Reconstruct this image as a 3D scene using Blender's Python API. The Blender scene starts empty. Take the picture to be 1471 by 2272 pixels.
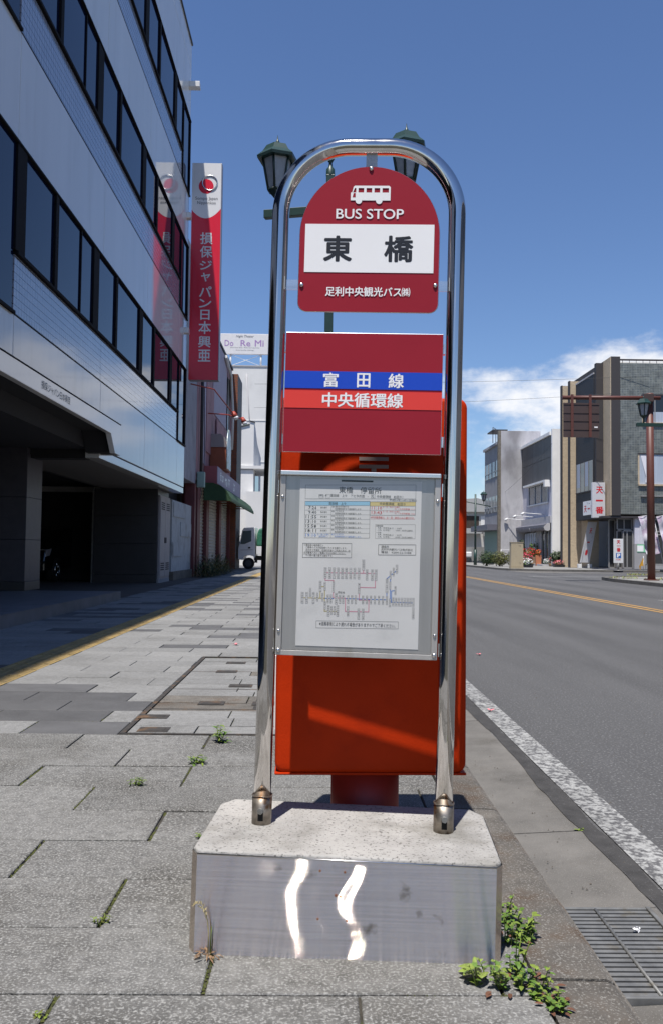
import bpy, bmesh, math, random
from mathutils import Vector, Matrix, Euler, noise

R = math.radians
scene = bpy.context.scene
col = scene.collection
rnd = random.Random(7)

# ------------------------------------------------------------------ camera
cam_d = bpy.data.cameras.new('camera')
cam_d.sensor_fit = 'VERTICAL'; cam_d.sensor_height = 36.0
cam_d.lens = 36.0 * 1915.0 / 2272.0
cam_d.clip_start = 0.05; cam_d.clip_end = 3000
cam = bpy.data.objects.new('camera', cam_d); col.objects.link(cam)
cam.matrix_world = (Matrix.Translation((0, 0, 0.89)) @ Matrix.Rotation(R(-0.7927), 4, 'Z')
                    @ Matrix.Rotation(R(90 + 2.5805), 4, 'X') @ Matrix.Rotation(R(0.65), 4, 'Z'))
scene.camera = cam

# ------------------------------------------------------------------ sun and sky
SUN_EL, SUN_AZ = 71.0, 18.6        # azimuth measured to the left of straight behind the camera
to_sun = Vector((-math.sin(R(SUN_AZ)) * math.cos(R(SUN_EL)), -math.cos(R(SUN_AZ)) * math.cos(R(SUN_EL)), math.sin(R(SUN_EL))))
sun_d = bpy.data.lights.new('sun', 'SUN'); sun_d.energy = 5.0; sun_d.angle = R(0.5); sun_d.color = (1.0, 0.96, 0.9)
sun = bpy.data.objects.new('sun', sun_d); col.objects.link(sun)
sun.rotation_euler = to_sun.to_track_quat('Z', 'Y').to_euler()

world = bpy.data.worlds.new('World'); scene.world = world; world.use_nodes = True
wn, wl = world.node_tree.nodes, world.node_tree.links
wn.clear()
w_out = wn.new('ShaderNodeOutputWorld'); w_bg = wn.new('ShaderNodeBackground')
w_sky = wn.new('ShaderNodeTexSky'); w_sky.sky_type = 'NISHITA'; w_sky.sun_disc = False
w_sky.sun_elevation = R(SUN_EL); w_sky.sun_rotation = math.atan2(to_sun.x, to_sun.y)
w_sky.altitude = 30; w_sky.air_density = 1.0; w_sky.dust_density = 0.2; w_sky.ozone_density = 6.0
w_bg.inputs['Strength'].default_value = 0.105
def wnode(t, **k):
    n = wn.new(t)
    for a, b in k.items(): setattr(n, a, b)
    return n
def wmath(op, a, b=None, clamp=False):
    n = wnode('ShaderNodeMath', operation=op, use_clamp=clamp)
    for i, v in enumerate((a, b)):
        if v is None: continue
        if hasattr(v, 'is_linked'): wl.new(v, n.inputs[i])
        else: n.inputs[i].default_value = v
    return n.outputs[0]
# clouds: fair-weather cumulus and thin wisps low over the horizon, all round
w_tc = wnode('ShaderNodeTexCoord'); w_sep = wnode('ShaderNodeSeparateXYZ')
wl.new(w_tc.outputs['Generated'], w_sep.inputs[0])
CLOUD_OFF = (2.0, 0.9, 0.37)
w_map = wnode('ShaderNodeMapping'); w_map.inputs['Scale'].default_value = (2.6, 2.6, 5.0); w_map.inputs['Location'].default_value = CLOUD_OFF
wl.new(w_tc.outputs['Generated'], w_map.inputs['Vector'])
w_n1 = wnode('ShaderNodeTexNoise'); w_n1.inputs['Scale'].default_value = 1.15; w_n1.inputs['Detail'].default_value = 9; w_n1.inputs['Roughness'].default_value = 0.60
wl.new(w_map.outputs[0], w_n1.inputs['Vector'])
w_el = w_sep.outputs['Z']
w_band = wnode('ShaderNodeValToRGB')
for e in list(w_band.color_ramp.elements)[1:]: w_band.color_ramp.elements.remove(e)
w_band.color_ramp.elements[0].position = 0.0; w_band.color_ramp.elements[0].color = (0.14,) * 3 + (1,)
for p, v in ((0.06, 0.16), (0.15, 0.17), (0.20, 0.12), (0.245, 0.055), (0.31, 0.04), (0.36, 0.0)):
    e = w_band.color_ramp.elements.new(p); e.color = (max(v, 0),) * 3 + (1,)
wl.new(w_el, w_band.inputs[0])
w_sum = wmath('ADD', w_n1.outputs['Fac'], w_band.outputs[0])
w_cl = wnode('ShaderNodeMapRange'); w_cl.interpolation_type = 'SMOOTHSTEP'
w_cl.inputs['From Min'].default_value = 0.66; w_cl.inputs['From Max'].default_value = 0.79
wl.new(w_sum, w_cl.inputs['Value'])
w_mix = wnode('ShaderNodeMix', data_type='RGBA')
wl.new(w_cl.outputs[0], w_mix.inputs['Factor'])
w_hs = wnode('ShaderNodeHueSaturation'); w_hs.inputs['Saturation'].default_value = 1.05; w_hs.inputs['Hue'].default_value = .506; wl.new(w_sky.outputs[0], w_hs.inputs['Color'])
wl.new(w_hs.outputs[0], w_mix.inputs['A']); w_mix.inputs['B'].default_value = (7.6, 7.7, 8.0, 1)
wl.new(w_mix.outputs['Result'], w_bg.inputs['Color']); wl.new(w_bg.outputs[0], w_out.inputs[0])

vs = scene.view_settings
vs.view_transform = 'Standard'; vs.look = 'None'; vs.gamma = 1.0; vs.use_curve_mapping = False
vs.exposure = 0.30
scene.cycles.max_bounces = 8; scene.cycles.transparent_max_bounces = 8
scene.cycles.use_denoising = True; scene.cycles.sample_clamp_indirect = 8.0
scene.cycles.caustics_reflective = False; scene.cycles.caustics_refractive = False

# ------------------------------------------------------------------ materials
MATS = {}
def sock(nt, v, inp):
    if hasattr(v, 'is_linked'): nt.links.new(v, inp)
    else: inp.default_value = v
def mat(name, c, rough=0.6, metal=0.0, var=0.0, vscale=6.0, bump=0.0, bscale=60.0, spec=0.5, coat=0.0,
        c2=None, c2scale=3.0, c2lo=0.5, c2hi=0.62, stretch=None, objvar=0.0, rvar=0.0, speck=None, speckscale=300.0, specklo=0.6, speckhi=0.66):
    """Principled surface: base colour c, brightness variation var, stains of colour c2, fine specks and fine relief."""
    m = bpy.data.materials.new(name); m.use_nodes = True
    nt = m.node_tree; b = nt.nodes['Principled BSDF']
    b.inputs['Roughness'].default_value = rough; b.inputs['Metallic'].default_value = metal
    b.inputs['Specular IOR Level'].default_value = spec
    b.inputs['Coat Weight'].default_value = coat; b.inputs['Coat Roughness'].default_value = 0.05
    tc = nt.nodes.new('ShaderNodeTexCoord'); vec = tc.outputs['Object']
    if objvar or True:
        geo = nt.nodes.new('ShaderNodeNewGeometry')
    # world position keeps pattern continuous but different on every copy
    vec = geo.outputs['Position']
    if stretch:
        mp = nt.nodes.new('ShaderNodeMapping'); mp.inputs['Scale'].default_value = stretch
        nt.links.new(vec, mp.inputs['Vector']); svec = mp.outputs[0]
    else: svec = vec
    rgb = nt.nodes.new('ShaderNodeRGB'); rgb.outputs[0].default_value = tuple(c) + (1,)
    cur = rgb.outputs[0]
    def nz(scale, detail=5, v=svec, ro=0.6):
        n = nt.nodes.new('ShaderNodeTexNoise'); n.inputs['Scale'].default_value = scale
        n.inputs['Detail'].default_value = detail; n.inputs['Roughness'].default_value = ro
        nt.links.new(v, n.inputs['Vector']); return n.outputs['Fac']
    def rng(v, lo, hi, a, bb, smooth=False):
        n = nt.nodes.new('ShaderNodeMapRange'); n.inputs['From Min'].default_value = lo; n.inputs['From Max'].default_value = hi
        n.inputs['To Min'].default_value = a; n.inputs['To Max'].default_value = bb
        if smooth: n.interpolation_type = 'SMOOTHSTEP'
        nt.links.new(v, n.inputs['Value']); return n.outputs[0]
    def mixc(fac, a, bb, mode='MIX'):
        n = nt.nodes.new('ShaderNodeMix'); n.data_type = 'RGBA'; n.blend_type = mode
        sock(nt, fac, n.inputs['Factor']); sock(nt, a, n.inputs['A']); sock(nt, bb, n.inputs['B'])
        return n.outputs['Result']
    def bright(a, f):
        n = nt.nodes.new('ShaderNodeVectorMath'); n.operation = 'SCALE'
        nt.links.new(a, n.inputs[0]); nt.links.new(f, n.inputs['Scale']); return n.outputs[0]
    if c2 is not None: cur = mixc(rng(nz(c2scale, 7), c2lo, c2hi, 0, 1, True), cur, tuple(c2) + (1,))
    if var: cur = bright(cur, rng(nz(vscale), 0.3, 0.7, 1 - var, 1 + var))
    if objvar:
        oi = nt.nodes.new('ShaderNodeObjectInfo')
        cur = bright(cur, rng(oi.outputs['Random'], 0, 1, 1 - objvar, 1 + objvar))
    if speck is not None: cur = mixc(rng(nz(speckscale, 2, vec), specklo, speckhi, 0, 1), cur, tuple(speck) + (1,))
    nt.links.new(cur, b.inputs['Base Color'])
    if rvar: nt.links.new(rng(nz(vscale * 0.7), 0.3, 0.7, max(rough - rvar, 0), rough + rvar), b.inputs['Roughness'])
    if bump:
        bp = nt.nodes.new('ShaderNodeBump'); bp.inputs['Strength'].default_value = 1.0; bp.inputs['Distance'].default_value = bump
        nt.links.new(nz(bscale, 4), bp.inputs['Height']); nt.links.new(bp.outputs[0], b.inputs['Normal'])
    MATS[name] = m
    return m

def grid_mat(name, c, mortar, bw, bh, msize, axes=('Y', 'Z'), offset=0.0, c2=None, rough=0.3, bump=0.004, coat=0.0, var=0.15, bias=0.0):
    """tiles / bricks too small to pick apart: brick pattern in metres on two world axes"""
    m = bpy.data.materials.new(name); m.use_nodes = True
    nt = m.node_tree; b = nt.nodes['Principled BSDF']; b.inputs['Roughness'].default_value = rough
    b.inputs['Coat Weight'].default_value = coat
    geo = nt.nodes.new('ShaderNodeNewGeometry'); sp = nt.nodes.new('ShaderNodeSeparateXYZ'); cb = nt.nodes.new('ShaderNodeCombineXYZ')
    nt.links.new(geo.outputs['Position'], sp.inputs[0])
    nt.links.new(sp.outputs[axes[0]], cb.inputs['X']); nt.links.new(sp.outputs[axes[1]], cb.inputs['Y'])
    br = nt.nodes.new('ShaderNodeTexBrick'); br.offset = offset; br.squash = 1.0
    br.inputs['Scale'].default_value = 1.0; br.inputs['Brick Width'].default_value = bw; br.inputs['Row Height'].default_value = bh
    br.inputs['Mortar Size'].default_value = msize; br.inputs['Mortar Smooth'].default_value = 0.1; br.inputs['Bias'].default_value = bias
    br.inputs['Color1'].default_value = tuple(c) + (1,); br.inputs['Color2'].default_value = tuple(c2 or c) + (1,)
    br.inputs['Mortar'].default_value = tuple(mortar) + (1,)
    nt.links.new(cb.outputs[0], br.inputs['Vector'])
    n = nt.nodes.new('ShaderNodeTexNoise'); n.inputs['Scale'].default_value = 3.0; n.inputs['Detail'].default_value = 6
    nt.links.new(geo.outputs['Position'], n.inputs['Vector'])
    mr = nt.nodes.new('ShaderNodeMapRange'); mr.inputs['From Min'].default_value = .3; mr.inputs['From Max'].default_value = .7
    mr.inputs['To Min'].default_value = 1 - var; mr.inputs['To Max'].default_value = 1 + var; nt.links.new(n.outputs['Fac'], mr.inputs['Value'])
    sc = nt.nodes.new('ShaderNodeVectorMath'); sc.operation = 'SCALE'
    nt.links.new(br.outputs['Color'], sc.inputs[0]); nt.links.new(mr.outputs[0], sc.inputs['Scale'])
    nt.links.new(sc.outputs[0], b.inputs['Base Color'])
    if bump:
        bp = nt.nodes.new('ShaderNodeBump'); bp.invert = True; bp.inputs['Distance'].default_value = bump
        nt.links.new(br.outputs['Fac'], bp.inputs['Height']); nt.links.new(bp.outputs[0], b.inputs['Normal'])
    MATS[name] = m
    return m

def glass_mat(name, c, rough=0.03, spec=0.5):
    return mat(name, c, rough=rough, spec=spec)

def clear_mat(name):
    m = bpy.data.materials.new(name); m.use_nodes = True
    nt = m.node_tree; nt.nodes.clear()
    o = nt.nodes.new('ShaderNodeOutputMaterial'); mx = nt.nodes.new('ShaderNodeMixShader')
    t = nt.nodes.new('ShaderNodeBsdfTransparent'); t.inputs[0].default_value = (.93, .94, .95, 1)
    g = nt.nodes.new('ShaderNodeBsdfGlossy'); g.inputs['Roughness'].default_value = 0.06
    lw = nt.nodes.new('ShaderNodeLayerWeight'); lw.inputs['Blend'].default_value = .5
    pw = nt.nodes.new('ShaderNodeMath'); pw.operation = 'POWER'; pw.inputs[1].default_value = 5.0; nt.links.new(lw.outputs['Facing'], pw.inputs[0])
    f = nt.nodes.new('ShaderNodeMath'); f.operation = 'MULTIPLY_ADD'; f.inputs[1].default_value = .9; f.inputs[2].default_value = .05; nt.links.new(pw.outputs[0], f.inputs[0])
    nt.links.new(f.outputs[0], mx.inputs[0]); nt.links.new(t.outputs[0], mx.inputs[1]); nt.links.new(g.outputs[0], mx.inputs[2])
    nt.links.new(mx.outputs[0], o.inputs[0]); MATS[name] = m
    return m

# ------------------------------------------------------------------ mesh helpers
class MB:
    """collects shapes, then links them as ONE mesh object"""
    def __init__(s): s.v = []; s.f = []; s.mi = []; s.sm = []
    def add(s, vs, fs, mi=0, smooth=False):
        o = len(s.v); s.v += [tuple(p) for p in vs]
        for f in fs: s.f.append([i + o for i in f]); s.mi.append(mi); s.sm.append(smooth)
        return s
    def box(s, x0, x1, y0, y1, z0, z1, mi=0):
        if x0 > x1: x0, x1 = x1, x0
        if y0 > y1: y0, y1 = y1, y0
        if z0 > z1: z0, z1 = z1, z0
        return s.add([(x0,y0,z0),(x1,y0,z0),(x1,y1,z0),(x0,y1,z0),(x0,y0,z1),(x1,y0,z1),(x1,y1,z1),(x0,y1,z1)],
              [(3,2,1,0),(4,5,6,7),(0,1,5,4),(1,2,6,5),(2,3,7,6),(3,0,4,7)], mi)
    def prism(s, poly, axis, a, b, mi=0, smooth=False):
        """poly: 2D points; extruded along axis from a to b. axis x: (y,z); y: (x,z); z: (x,y)"""
        def p3(p, t): return {'x': (t, p[0], p[1]), 'y': (p[0], t, p[1]), 'z': (p[0], p[1], t)}[axis]
        n = len(poly); vs = [p3(p, a) for p in poly] + [p3(p, b) for p in poly]
        fs = [(i, (i+1) % n, (i+1) % n + n, i + n) for i in range(n)]
        s.add(vs, fs, mi, smooth); o = len(s.v) - 2*n
        s.f += [[o + i for i in range(n)][::-1], [o + n + i for i in range(n)]]; s.mi += [mi, mi]; s.sm += [False, False]
        return s
    def cyl(s, p0, p1, r0, r1=None, n=12, mi=0, cap=True):
        r1 = r0 if r1 is None else r1
        p0, p1 = Vector(p0), Vector(p1); d = (p1 - p0).normalized()
        u = d.orthogonal().normalized(); w = d.cross(u)
        ring = lambda p, r: [p + (u*math.cos(2*math.pi*i/n) + w*math.sin(2*math.pi*i/n))*r for i in range(n)]
        o = len(s.v)
        s.add(ring(p0, r0) + ring(p1, r1), [(i, (i+1) % n, (i+1) % n + n, i + n) for i in range(n)], mi, True)
        if cap:
            s.f += [[o+i for i in range(n)][::-1], [o+n+i for i in range(n)]]; s.mi += [mi, mi]; s.sm += [False, False]
        return s
    def tube(s, path, r, n=10, mi=0, closed=False):
        path = [Vector(p) for p in path]; rr = r if isinstance(r, (list, tuple)) else [r]*len(path)
        prev = None; rings = []
        for i, p in enumerate(path):
            a = path[i-1] if i > 0 or closed else path[i]; b = path[(i+1) % len(path)] if i < len(path)-1 or closed else path[i]
            d = (b - a).normalized()
            u = d.orthogonal().normalized() if prev is None else (prev - d*prev.dot(d)).normalized()
            prev = u; w = d.cross(u)
            rings.append([p + (u*math.cos(2*math.pi*k/n) + w*math.sin(2*math.pi*k/n))*rr[i] for k in range(n)])
        vs = [q for ring in rings for q in ring]; fs = []
        m = len(rings)
        for i in range(m if closed else m-1):
            for k in range(n):
                j = (i+1) % m
                fs.append((i*n+k, i*n+(k+1) % n, j*n+(k+1) % n, j*n+k))
        o = len(s.v); s.add(vs, fs, mi, True)
        if not closed:
            s.f += [[o+k for k in range(n)][::-1], [o+(m-1)*n+k for k in range(n)]]; s.mi += [mi, mi]; s.sm += [False, False]
        return s
    def lathe(s, prof, c, n=16, mi=0, smooth=True):
        """prof: (radius, z) list, around a vertical axis through c"""
        vs = []; fs = []
        for r, z in prof:
            for k in range(n): vs.append((c[0]+r*math.cos(2*math.pi*(k+.5)/n), c[1]+r*math.sin(2*math.pi*(k+.5)/n), c[2]+z))
        for i in range(len(prof)-1):
            for k in range(n): fs.append((i*n+k, i*n+(k+1) % n, (i+1)*n+(k+1) % n, (i+1)*n+k))
        return s.add(vs, fs, mi, smooth)
    def mesh(s, name, mats):
        me = bpy.data.meshes.new(name); me.from_pydata(s.v, [], s.f)
        for m in (mats if isinstance(mats, (list, tuple)) else [mats]): me.materials.append(MATS[m] if isinstance(m, str) else m)
        for p, i, q in zip(me.polygons, s.mi, s.sm): p.material_index = i; p.use_smooth = q
        me.update()
        return me
    def build(s, name, mats, parent=None, bevel=0.0, seg=2):
        me = s.mesh(name, mats)
        bm = bmesh.new(); bm.from_mesh(me)
        bmesh.ops.recalc_face_normals(bm, faces=bm.faces)
        if bevel:
            ed = [e for e in bm.edges if len(e.link_faces) == 2 and e.calc_face_angle(0) > 0.6]
            bmesh.ops.bevel(bm, geom=ed, offset=bevel, segments=seg, affect='EDGES', profile=0.5, clamp_overlap=True)
        bm.to_mesh(me); bm.free()
        o = bpy.data.objects.new(name, me); col.objects.link(o)
        if parent is not None: o.parent = parent
        return o
def empty(name, loc=(0,0,0), rz=0.0):
    o = bpy.data.objects.new(name, None); col.objects.link(o); o.location = loc; o.rotation_euler = (0, 0, rz); o.empty_display_size = 0.2
    return o
def tag(o, label=None, cat=None, group=None, kind=None):
    for k, v in (('label', label), ('category', cat), ('group', group), ('kind', kind)):
        if v: o[k] = v
    return o
def thing(name, label, cat, loc=(0,0,0), rz=0.0, group=None): return tag(empty(name, loc, rz), label, cat, group)
def box(name, m, parent, x0, x1, y0, y1, z0, z1, bevel=0.0): return MB().box(x0, x1, y0, y1, z0, z1).build(name, m, parent, bevel)
def copy_tree(o, parent=None):
    c = o.copy(); col.objects.link(c); c.parent = parent
    for ch in list(o.children): copy_tree(ch, c)
    return c

# text -> mesh; the default font falls back to the bundled CJK glyphs
_tc = bpy.data.curves.new('lettering_source', 'FONT'); _to = bpy.data.objects.new('lettering_source', _tc)
_ts = bpy.data.scenes.new('lettering_workshop'); _ts.collection.objects.link(_to)   # removed again at the end
_gcache = {}
_tc.size = 1.0
def glyphs(body, bold=0.0, res=2, shear=0.0, space=1.0):
    key = (body, bold, res, shear, space)
    if key in _gcache: return _gcache[key]
    _tc.body = body; _tc.offset = bold; _tc.resolution_u = res; _tc.shear = shear; _tc.space_character = space
    _ts.view_layers[0].update()
    me = bpy.data.meshes.new_from_object(_to.evaluated_get(_ts.view_layers[0].depsgraph))
    vs = [v.co.copy() for v in me.vertices]; fs = [list(p.vertices) for p in me.polygons]
    bpy.data.meshes.remove(me)
    _gcache[key] = (vs, fs)
    return vs, fs
TEXT_IN = [Vector((0, 1, 0))]      # direction into the surface that carries the lettering
def put_text(mb, body, u0, u1, v0, v1, fn, bold=0.0, mi=0, fit=True, res=2, shear=0.0, space=1.0, align='c'):
    """glyphs fitted to the rectangle u0..u1 x v0..v1, mapped to 3D with fn(u, v)"""
    vs, fs = glyphs(body, 0.0, res, shear, space)
    if not vs: return mb
    if bold > .008:      # thicken strokes: the glyph repeated on a small circle, each layer a hair deeper
        n0 = len(vs); v2 = []; f2 = []
        for k in range(7):
            t = 2*math.pi*k/6; dx, dy, dd = (math.cos(t)*bold, math.sin(t)*bold, .00004*(k + 1)) if k < 6 else (0, 0, 0)
            v2 += [Vector((v.x + dx, v.y + dy, dd)) for v in vs]; f2 += [[i + n0*k for i in f] for f in fs]
        vs, fs = v2, f2
    a0 = min(v.x for v in vs); a1 = max(v.x for v in vs); b0 = min(v.y for v in vs); b1 = max(v.y for v in vs)
    sx = (u1-u0)/(a1-a0); sy = (v1-v0)/(b1-b0)
    if not fit:
        sx = sy
        w = (a1-a0)*sx
        if align == 'c': m_ = (u0+u1)/2; u0 = m_-w/2
    pts = []
    for v in vs:
        p = Vector(fn(u0+(v.x-a0)*sx, v0+(v.y-b0)*sy))
        if v.z: p += TEXT_IN[0]*v.z
        pts.append(p)
    return mb.add(pts, fs, mi)

def copy_of(o, name, parent, loc=None):
    c = bpy.data.objects.new(name, o); col.objects.link(c); c.parent = parent
    if loc is not None: c.location = loc
    return c

# ------------------------------------------------------------------ material list
mat('joint_bed', (.045, .040, .031), .95, var=.4, vscale=30, c2=(.050, .054, .022), c2scale=5, c2lo=.48, c2hi=.62, bump=.004, bscale=120)
mat('slab_light', (.200, .198, .194), .86, var=.20, vscale=30, objvar=.13, c2=(.150, .148, .143), c2scale=1.9, c2lo=.42, c2hi=.70,
    speck=(.34, .34, .335), speckscale=200, specklo=.52, speckhi=.74, bump=.0025, bscale=140)
mat('slab_worn', (.155, .152, .146), .88, var=.32, vscale=26, objvar=.14, c2=(.088, .084, .077), c2scale=1.7, c2lo=.40, c2hi=.66,
    speck=(.34, .337, .325), speckscale=150, specklo=.49, speckhi=.70, bump=.0060, bscale=125)
mat('slab_dark', (.088, .087, .089), .8, var=.2, vscale=4, objvar=.15, speck=(.14, .14, .145), speckscale=240, specklo=.58, speckhi=.68, bump=.0012, bscale=180)
mat('kerb_stone', (.118, .106, .092), .9, var=.35, vscale=9, objvar=.12, c2=(.068, .046, .030), c2scale=4.5, c2lo=.48, c2hi=.66,
    speck=(.24, .23, .21), speckscale=190, specklo=.55, speckhi=.68, bump=.004, bscale=120)
mat('gutter_concrete', (.135, .127, .116), .9, var=.22, vscale=5, c2=(.092, .084, .073), c2scale=2.2, c2lo=.48, c2hi=.7, speck=(.20, .19, .175), speckscale=260, bump=.0015, bscale=220)
mat('asphalt', (.081, .080, .081), .88, var=.16, vscale=1.2, c2=(.062, .061, .062), c2scale=1.1, c2lo=.42, c2hi=.66, stretch=(1, .10, 1),
    speck=(.25, .25, .25), speckscale=80, specklo=.56, speckhi=.76, bump=.006, bscale=80)
mat('asphalt_edge', (.045, .043, .042), .92, var=.3, vscale=12, speck=(.12, .12, .12), speckscale=150, specklo=.65, speckhi=.72, bump=.003, bscale=120)
mat('paint_white', (.34, .34, .33), .8, var=.25, vscale=5, c2=(.090, .088, .090), c2scale=48, c2lo=.40, c2hi=.60, bump=.002, bscale=140)
mat('paint_yellow', (.42, .24, .065), .75, var=.2, vscale=8, c2=(.075, .073, .07), c2scale=20, c2lo=.56, c2hi=.66)
mat('far_paving', (.25, .245, .235), .85, var=.18, vscale=1.5, c2=(.17, .165, .155), c2scale=.8, c2lo=.45, c2hi=.65)
grid_mat('far_pavers', (.27, .265, .25), (.13, .13, .12), .6, .3, .012, ('X', 'Y'), .5, (.22, .215, .205), .85, .004)
mat('dark_paving', (.060, .050, .045), .85, var=.25, vscale=4)
mat('tactile', (.36, .25, .095), .75, var=.25, vscale=3, objvar=.1, c2=(.24, .18, .09), c2scale=5, c2lo=.5, c2hi=.7, bump=.001, bscale=200)
mat('earth', (.09, .08, .065), .95, var=.3, vscale=1)
mat('iron_cover', (.045, .040, .036), .75, var=.4, vscale=20, c2=(.11, .065, .035), c2scale=9, c2lo=.52, c2hi=.66, bump=.002, bscale=150)
mat('galvanised', (.17, .17, .165), .55, .25, var=.25, vscale=20, rvar=.12, c2=(.14, .13, .11), c2scale=14, c2lo=.56, c2hi=.68)
mat('pit_black', (.012, .011, .010), .95)
mat('steel_tube', (.62, .60, .58), .085, 1.0, var=.08, vscale=30, stretch=(1, 1, .06), rvar=.05, bump=.00003, bscale=90)
mat('steel_socket', (.30, .265, .225), .42, .85, var=.4, vscale=40, c2=(.16, .085, .04), c2scale=22, c2lo=.52, c2hi=.66, rvar=.12)
mat('steel_bright', (.70, .69, .68), .26, 1.0, var=.1, vscale=60, stretch=(.1, .1, 1.5))
mat('steel_panel', (.50, .475, .445), .42, .55, var=.10, vscale=30, stretch=(1.2, 1.2, .06), c2=(.36, .31, .24), c2scale=5, c2lo=.58, c2hi=.72)
mat('base_concrete', (.372, .360, .344), .92, var=.16, vscale=7, c2=(.21, .20, .18), c2scale=4, c2lo=.46, c2hi=.70, speck=(.12, .115, .108), speckscale=140, specklo=.57, speckhi=.68, bump=.0035, bscale=120)
mat('maroon', (.310, .016, .030), .42, var=.05, vscale=4, spec=.2)
mat('sign_white', (.90, .89, .89), .35, var=.02, vscale=3)
mat('sign_black', (.015, .015, .018), .4)
mat('stripe_blue', (.006, .060, .52), .38)
mat('stripe_red', (.76, .045, .030), .38)
mat('paper', (.80, .775, .74), .75, var=.05, vscale=6, c2=(.73, .71, .68), c2scale=7, c2lo=.54, c2hi=.7)
mat('ink_black', (.035, .035, .04), .8)
mat('ink_blue', (.10, .24, .60), .8)
mat('ink_red', (.65, .06, .06), .8)
mat('ink_pink', (.70, .28, .36), .8)
mat('ink_sky', (.33, .60, .76), .8)
mat('ink_sand', (.72, .58, .25), .8)
mat('ink_mustard', (.52, .42, .12), .8)
clear_mat('clear_acrylic')
mat('post_red', (.47, .030, .0025), .50, var=.10, vscale=5, spec=.10, c2=(.40, .025, .003), c2scale=6, c2lo=.5, c2hi=.7, bump=.0006, bscale=160)
mat('post_mark', (.34, .27, .25), .5)
mat('post_leg', (.36, .028, .018), .5, var=.15, vscale=10)
# left office building
mat('enamel_white', (.74, .735, .715), .05, var=.05, vscale=.9, coat=.0, spec=.5, stretch=(1, 1, .12), c2=(.66, .65, .62), c2scale=2.2, c2lo=.5, c2hi=.75, bump=.0015, bscale=1.1)
mat('canopy_white', (.76, .755, .74), .05, var=.03, vscale=1, coat=.0, bump=.0015, bscale=1.1)
grid_mat('tile_strip', (.36, .39, .47), (.03, .03, .04), .10, .10, .0045, ('Y', 'Z'), 0.0, (.33, .36, .44), .12, .003, .6, .05)
mat('frame_black', (.010, .009, .010), .8, spec=.15)
mat('joint_dark', (.03, .03, .035), .8)
glass_mat('office_glass', (.004, .008, .030), .02, .38)
mat('dark_granite', (.040, .040, .044), .40, var=.15, vscale=5, speck=(.07, .07, .08), speckscale=150)
mat('pillar_stone', (.070, .066, .080), .45, var=.12, vscale=6)
mat('soffit', (.16, .15, .145), .8, var=.06)
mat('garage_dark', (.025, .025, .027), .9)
mat('plinth_stone', (.14, .14, .15), .6, var=.2, vscale=3, bump=.001)
mat('locker_paint', (.36, .33, .33), .55, var=.06, vscale=5)
mat('letter_grey', (.12, .12, .13), .4, .4)
mat('parapet_dark', (.05, .05, .055), .6)
mat('car_paint', (.012, .012, .014), .16, coat=1.0)
mat('chrome', (.75, .75, .76), .10, 1.0)
mat('lamp_glass', (.60, .60, .62), .08, .3)
mat('rubber', (.014, .014, .014), .85)
mat('blade_red', (.74, .020, .046), .28, coat=.3)
mat('blade_white', (.80, .79, .79), .3)
mat('blade_side', (.28, .28, .33), .4)
# left row of shops
mat('ribbed_grey', (.30, .29, .33), .6, var=.1, vscale=1.5, c2=(.24, .23, .26), c2scale=1)
mat('old_wall', (.46, .48, .48), .85, var=.12, vscale=5, c2=(.30, .29, .27), c2scale=1.2, c2lo=.5, c2hi=.72)
mat('wall_pink', (.40, .215, .225), .75, var=.12, vscale=1.2, c2=(.30, .16, .165), c2scale=1.5, c2lo=.5, c2hi=.7)
mat('wall_lilac', (.42, .36, .43), .7, var=.08)
mat('trim_red', (.14, .034, .036), .6, var=.15, vscale=4)
mat('sign_band_side', (.32, .09, .10), .6)
mat('awning_green', (.030, .075, .030), .75, var=.2, vscale=4)
mat('shutter_cream', (.40, .38, .35), .55, var=.08)
mat('clock_box', (.27, .075, .035), .6, var=.12)
mat('tin', (.32, .29, .29), .45, .4, c2=(.30, .12, .05), c2scale=3, c2lo=.55, c2hi=.68)
mat('picture_face', (.55, .66, .70), .4, c2=(.30, .36, .28), c2scale=3.5, c2lo=.52, c2hi=.56)
grid_mat('brick_orange', (.21, .075, .036), (.10, .07, .06), .24, .085, .010, ('X', 'Z'), .5, (.25, .08, .04), .8, .004)
grid_mat('brick_dark', (.075, .065, .065), (.15, .145, .14), .24, .085, .008, ('Y', 'Z'), .5, None, .6, .004)
mat('meter_green', (.30, .42, .37), .5)
mat('pipe_dark', (.045, .04, .042), .6)
mat('spot_red', (.34, .05, .03), .5)
mat('bulb_glass', (.7, .7, .72), .1)
mat('far_white', (.70, .69, .67), .85, var=.07, vscale=.7, c2=(.60, .59, .57), c2scale=.5, c2lo=.52, c2hi=.7)
mat('far_white_b', (.74, .73, .71), .85, var=.05, vscale=.7)
mat('billboard_white', (.72, .70, .70), .6, var=.05)
mat('letter_lilac', (.36, .22, .46), .6)
mat('window_dark', (.020, .024, .030), .06, spec=.6)
mat('truck_white', (.72, .72, .73), .30, var=.05, coat=.4)
mat('truck_glass', (.10, .13, .13), .05)
mat('tarp_green', (.03, .16, .095), .6, var=.2, vscale=6, bump=.02, bscale=9)
mat('rust', (.18, .07, .03), .85, var=.3)
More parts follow.
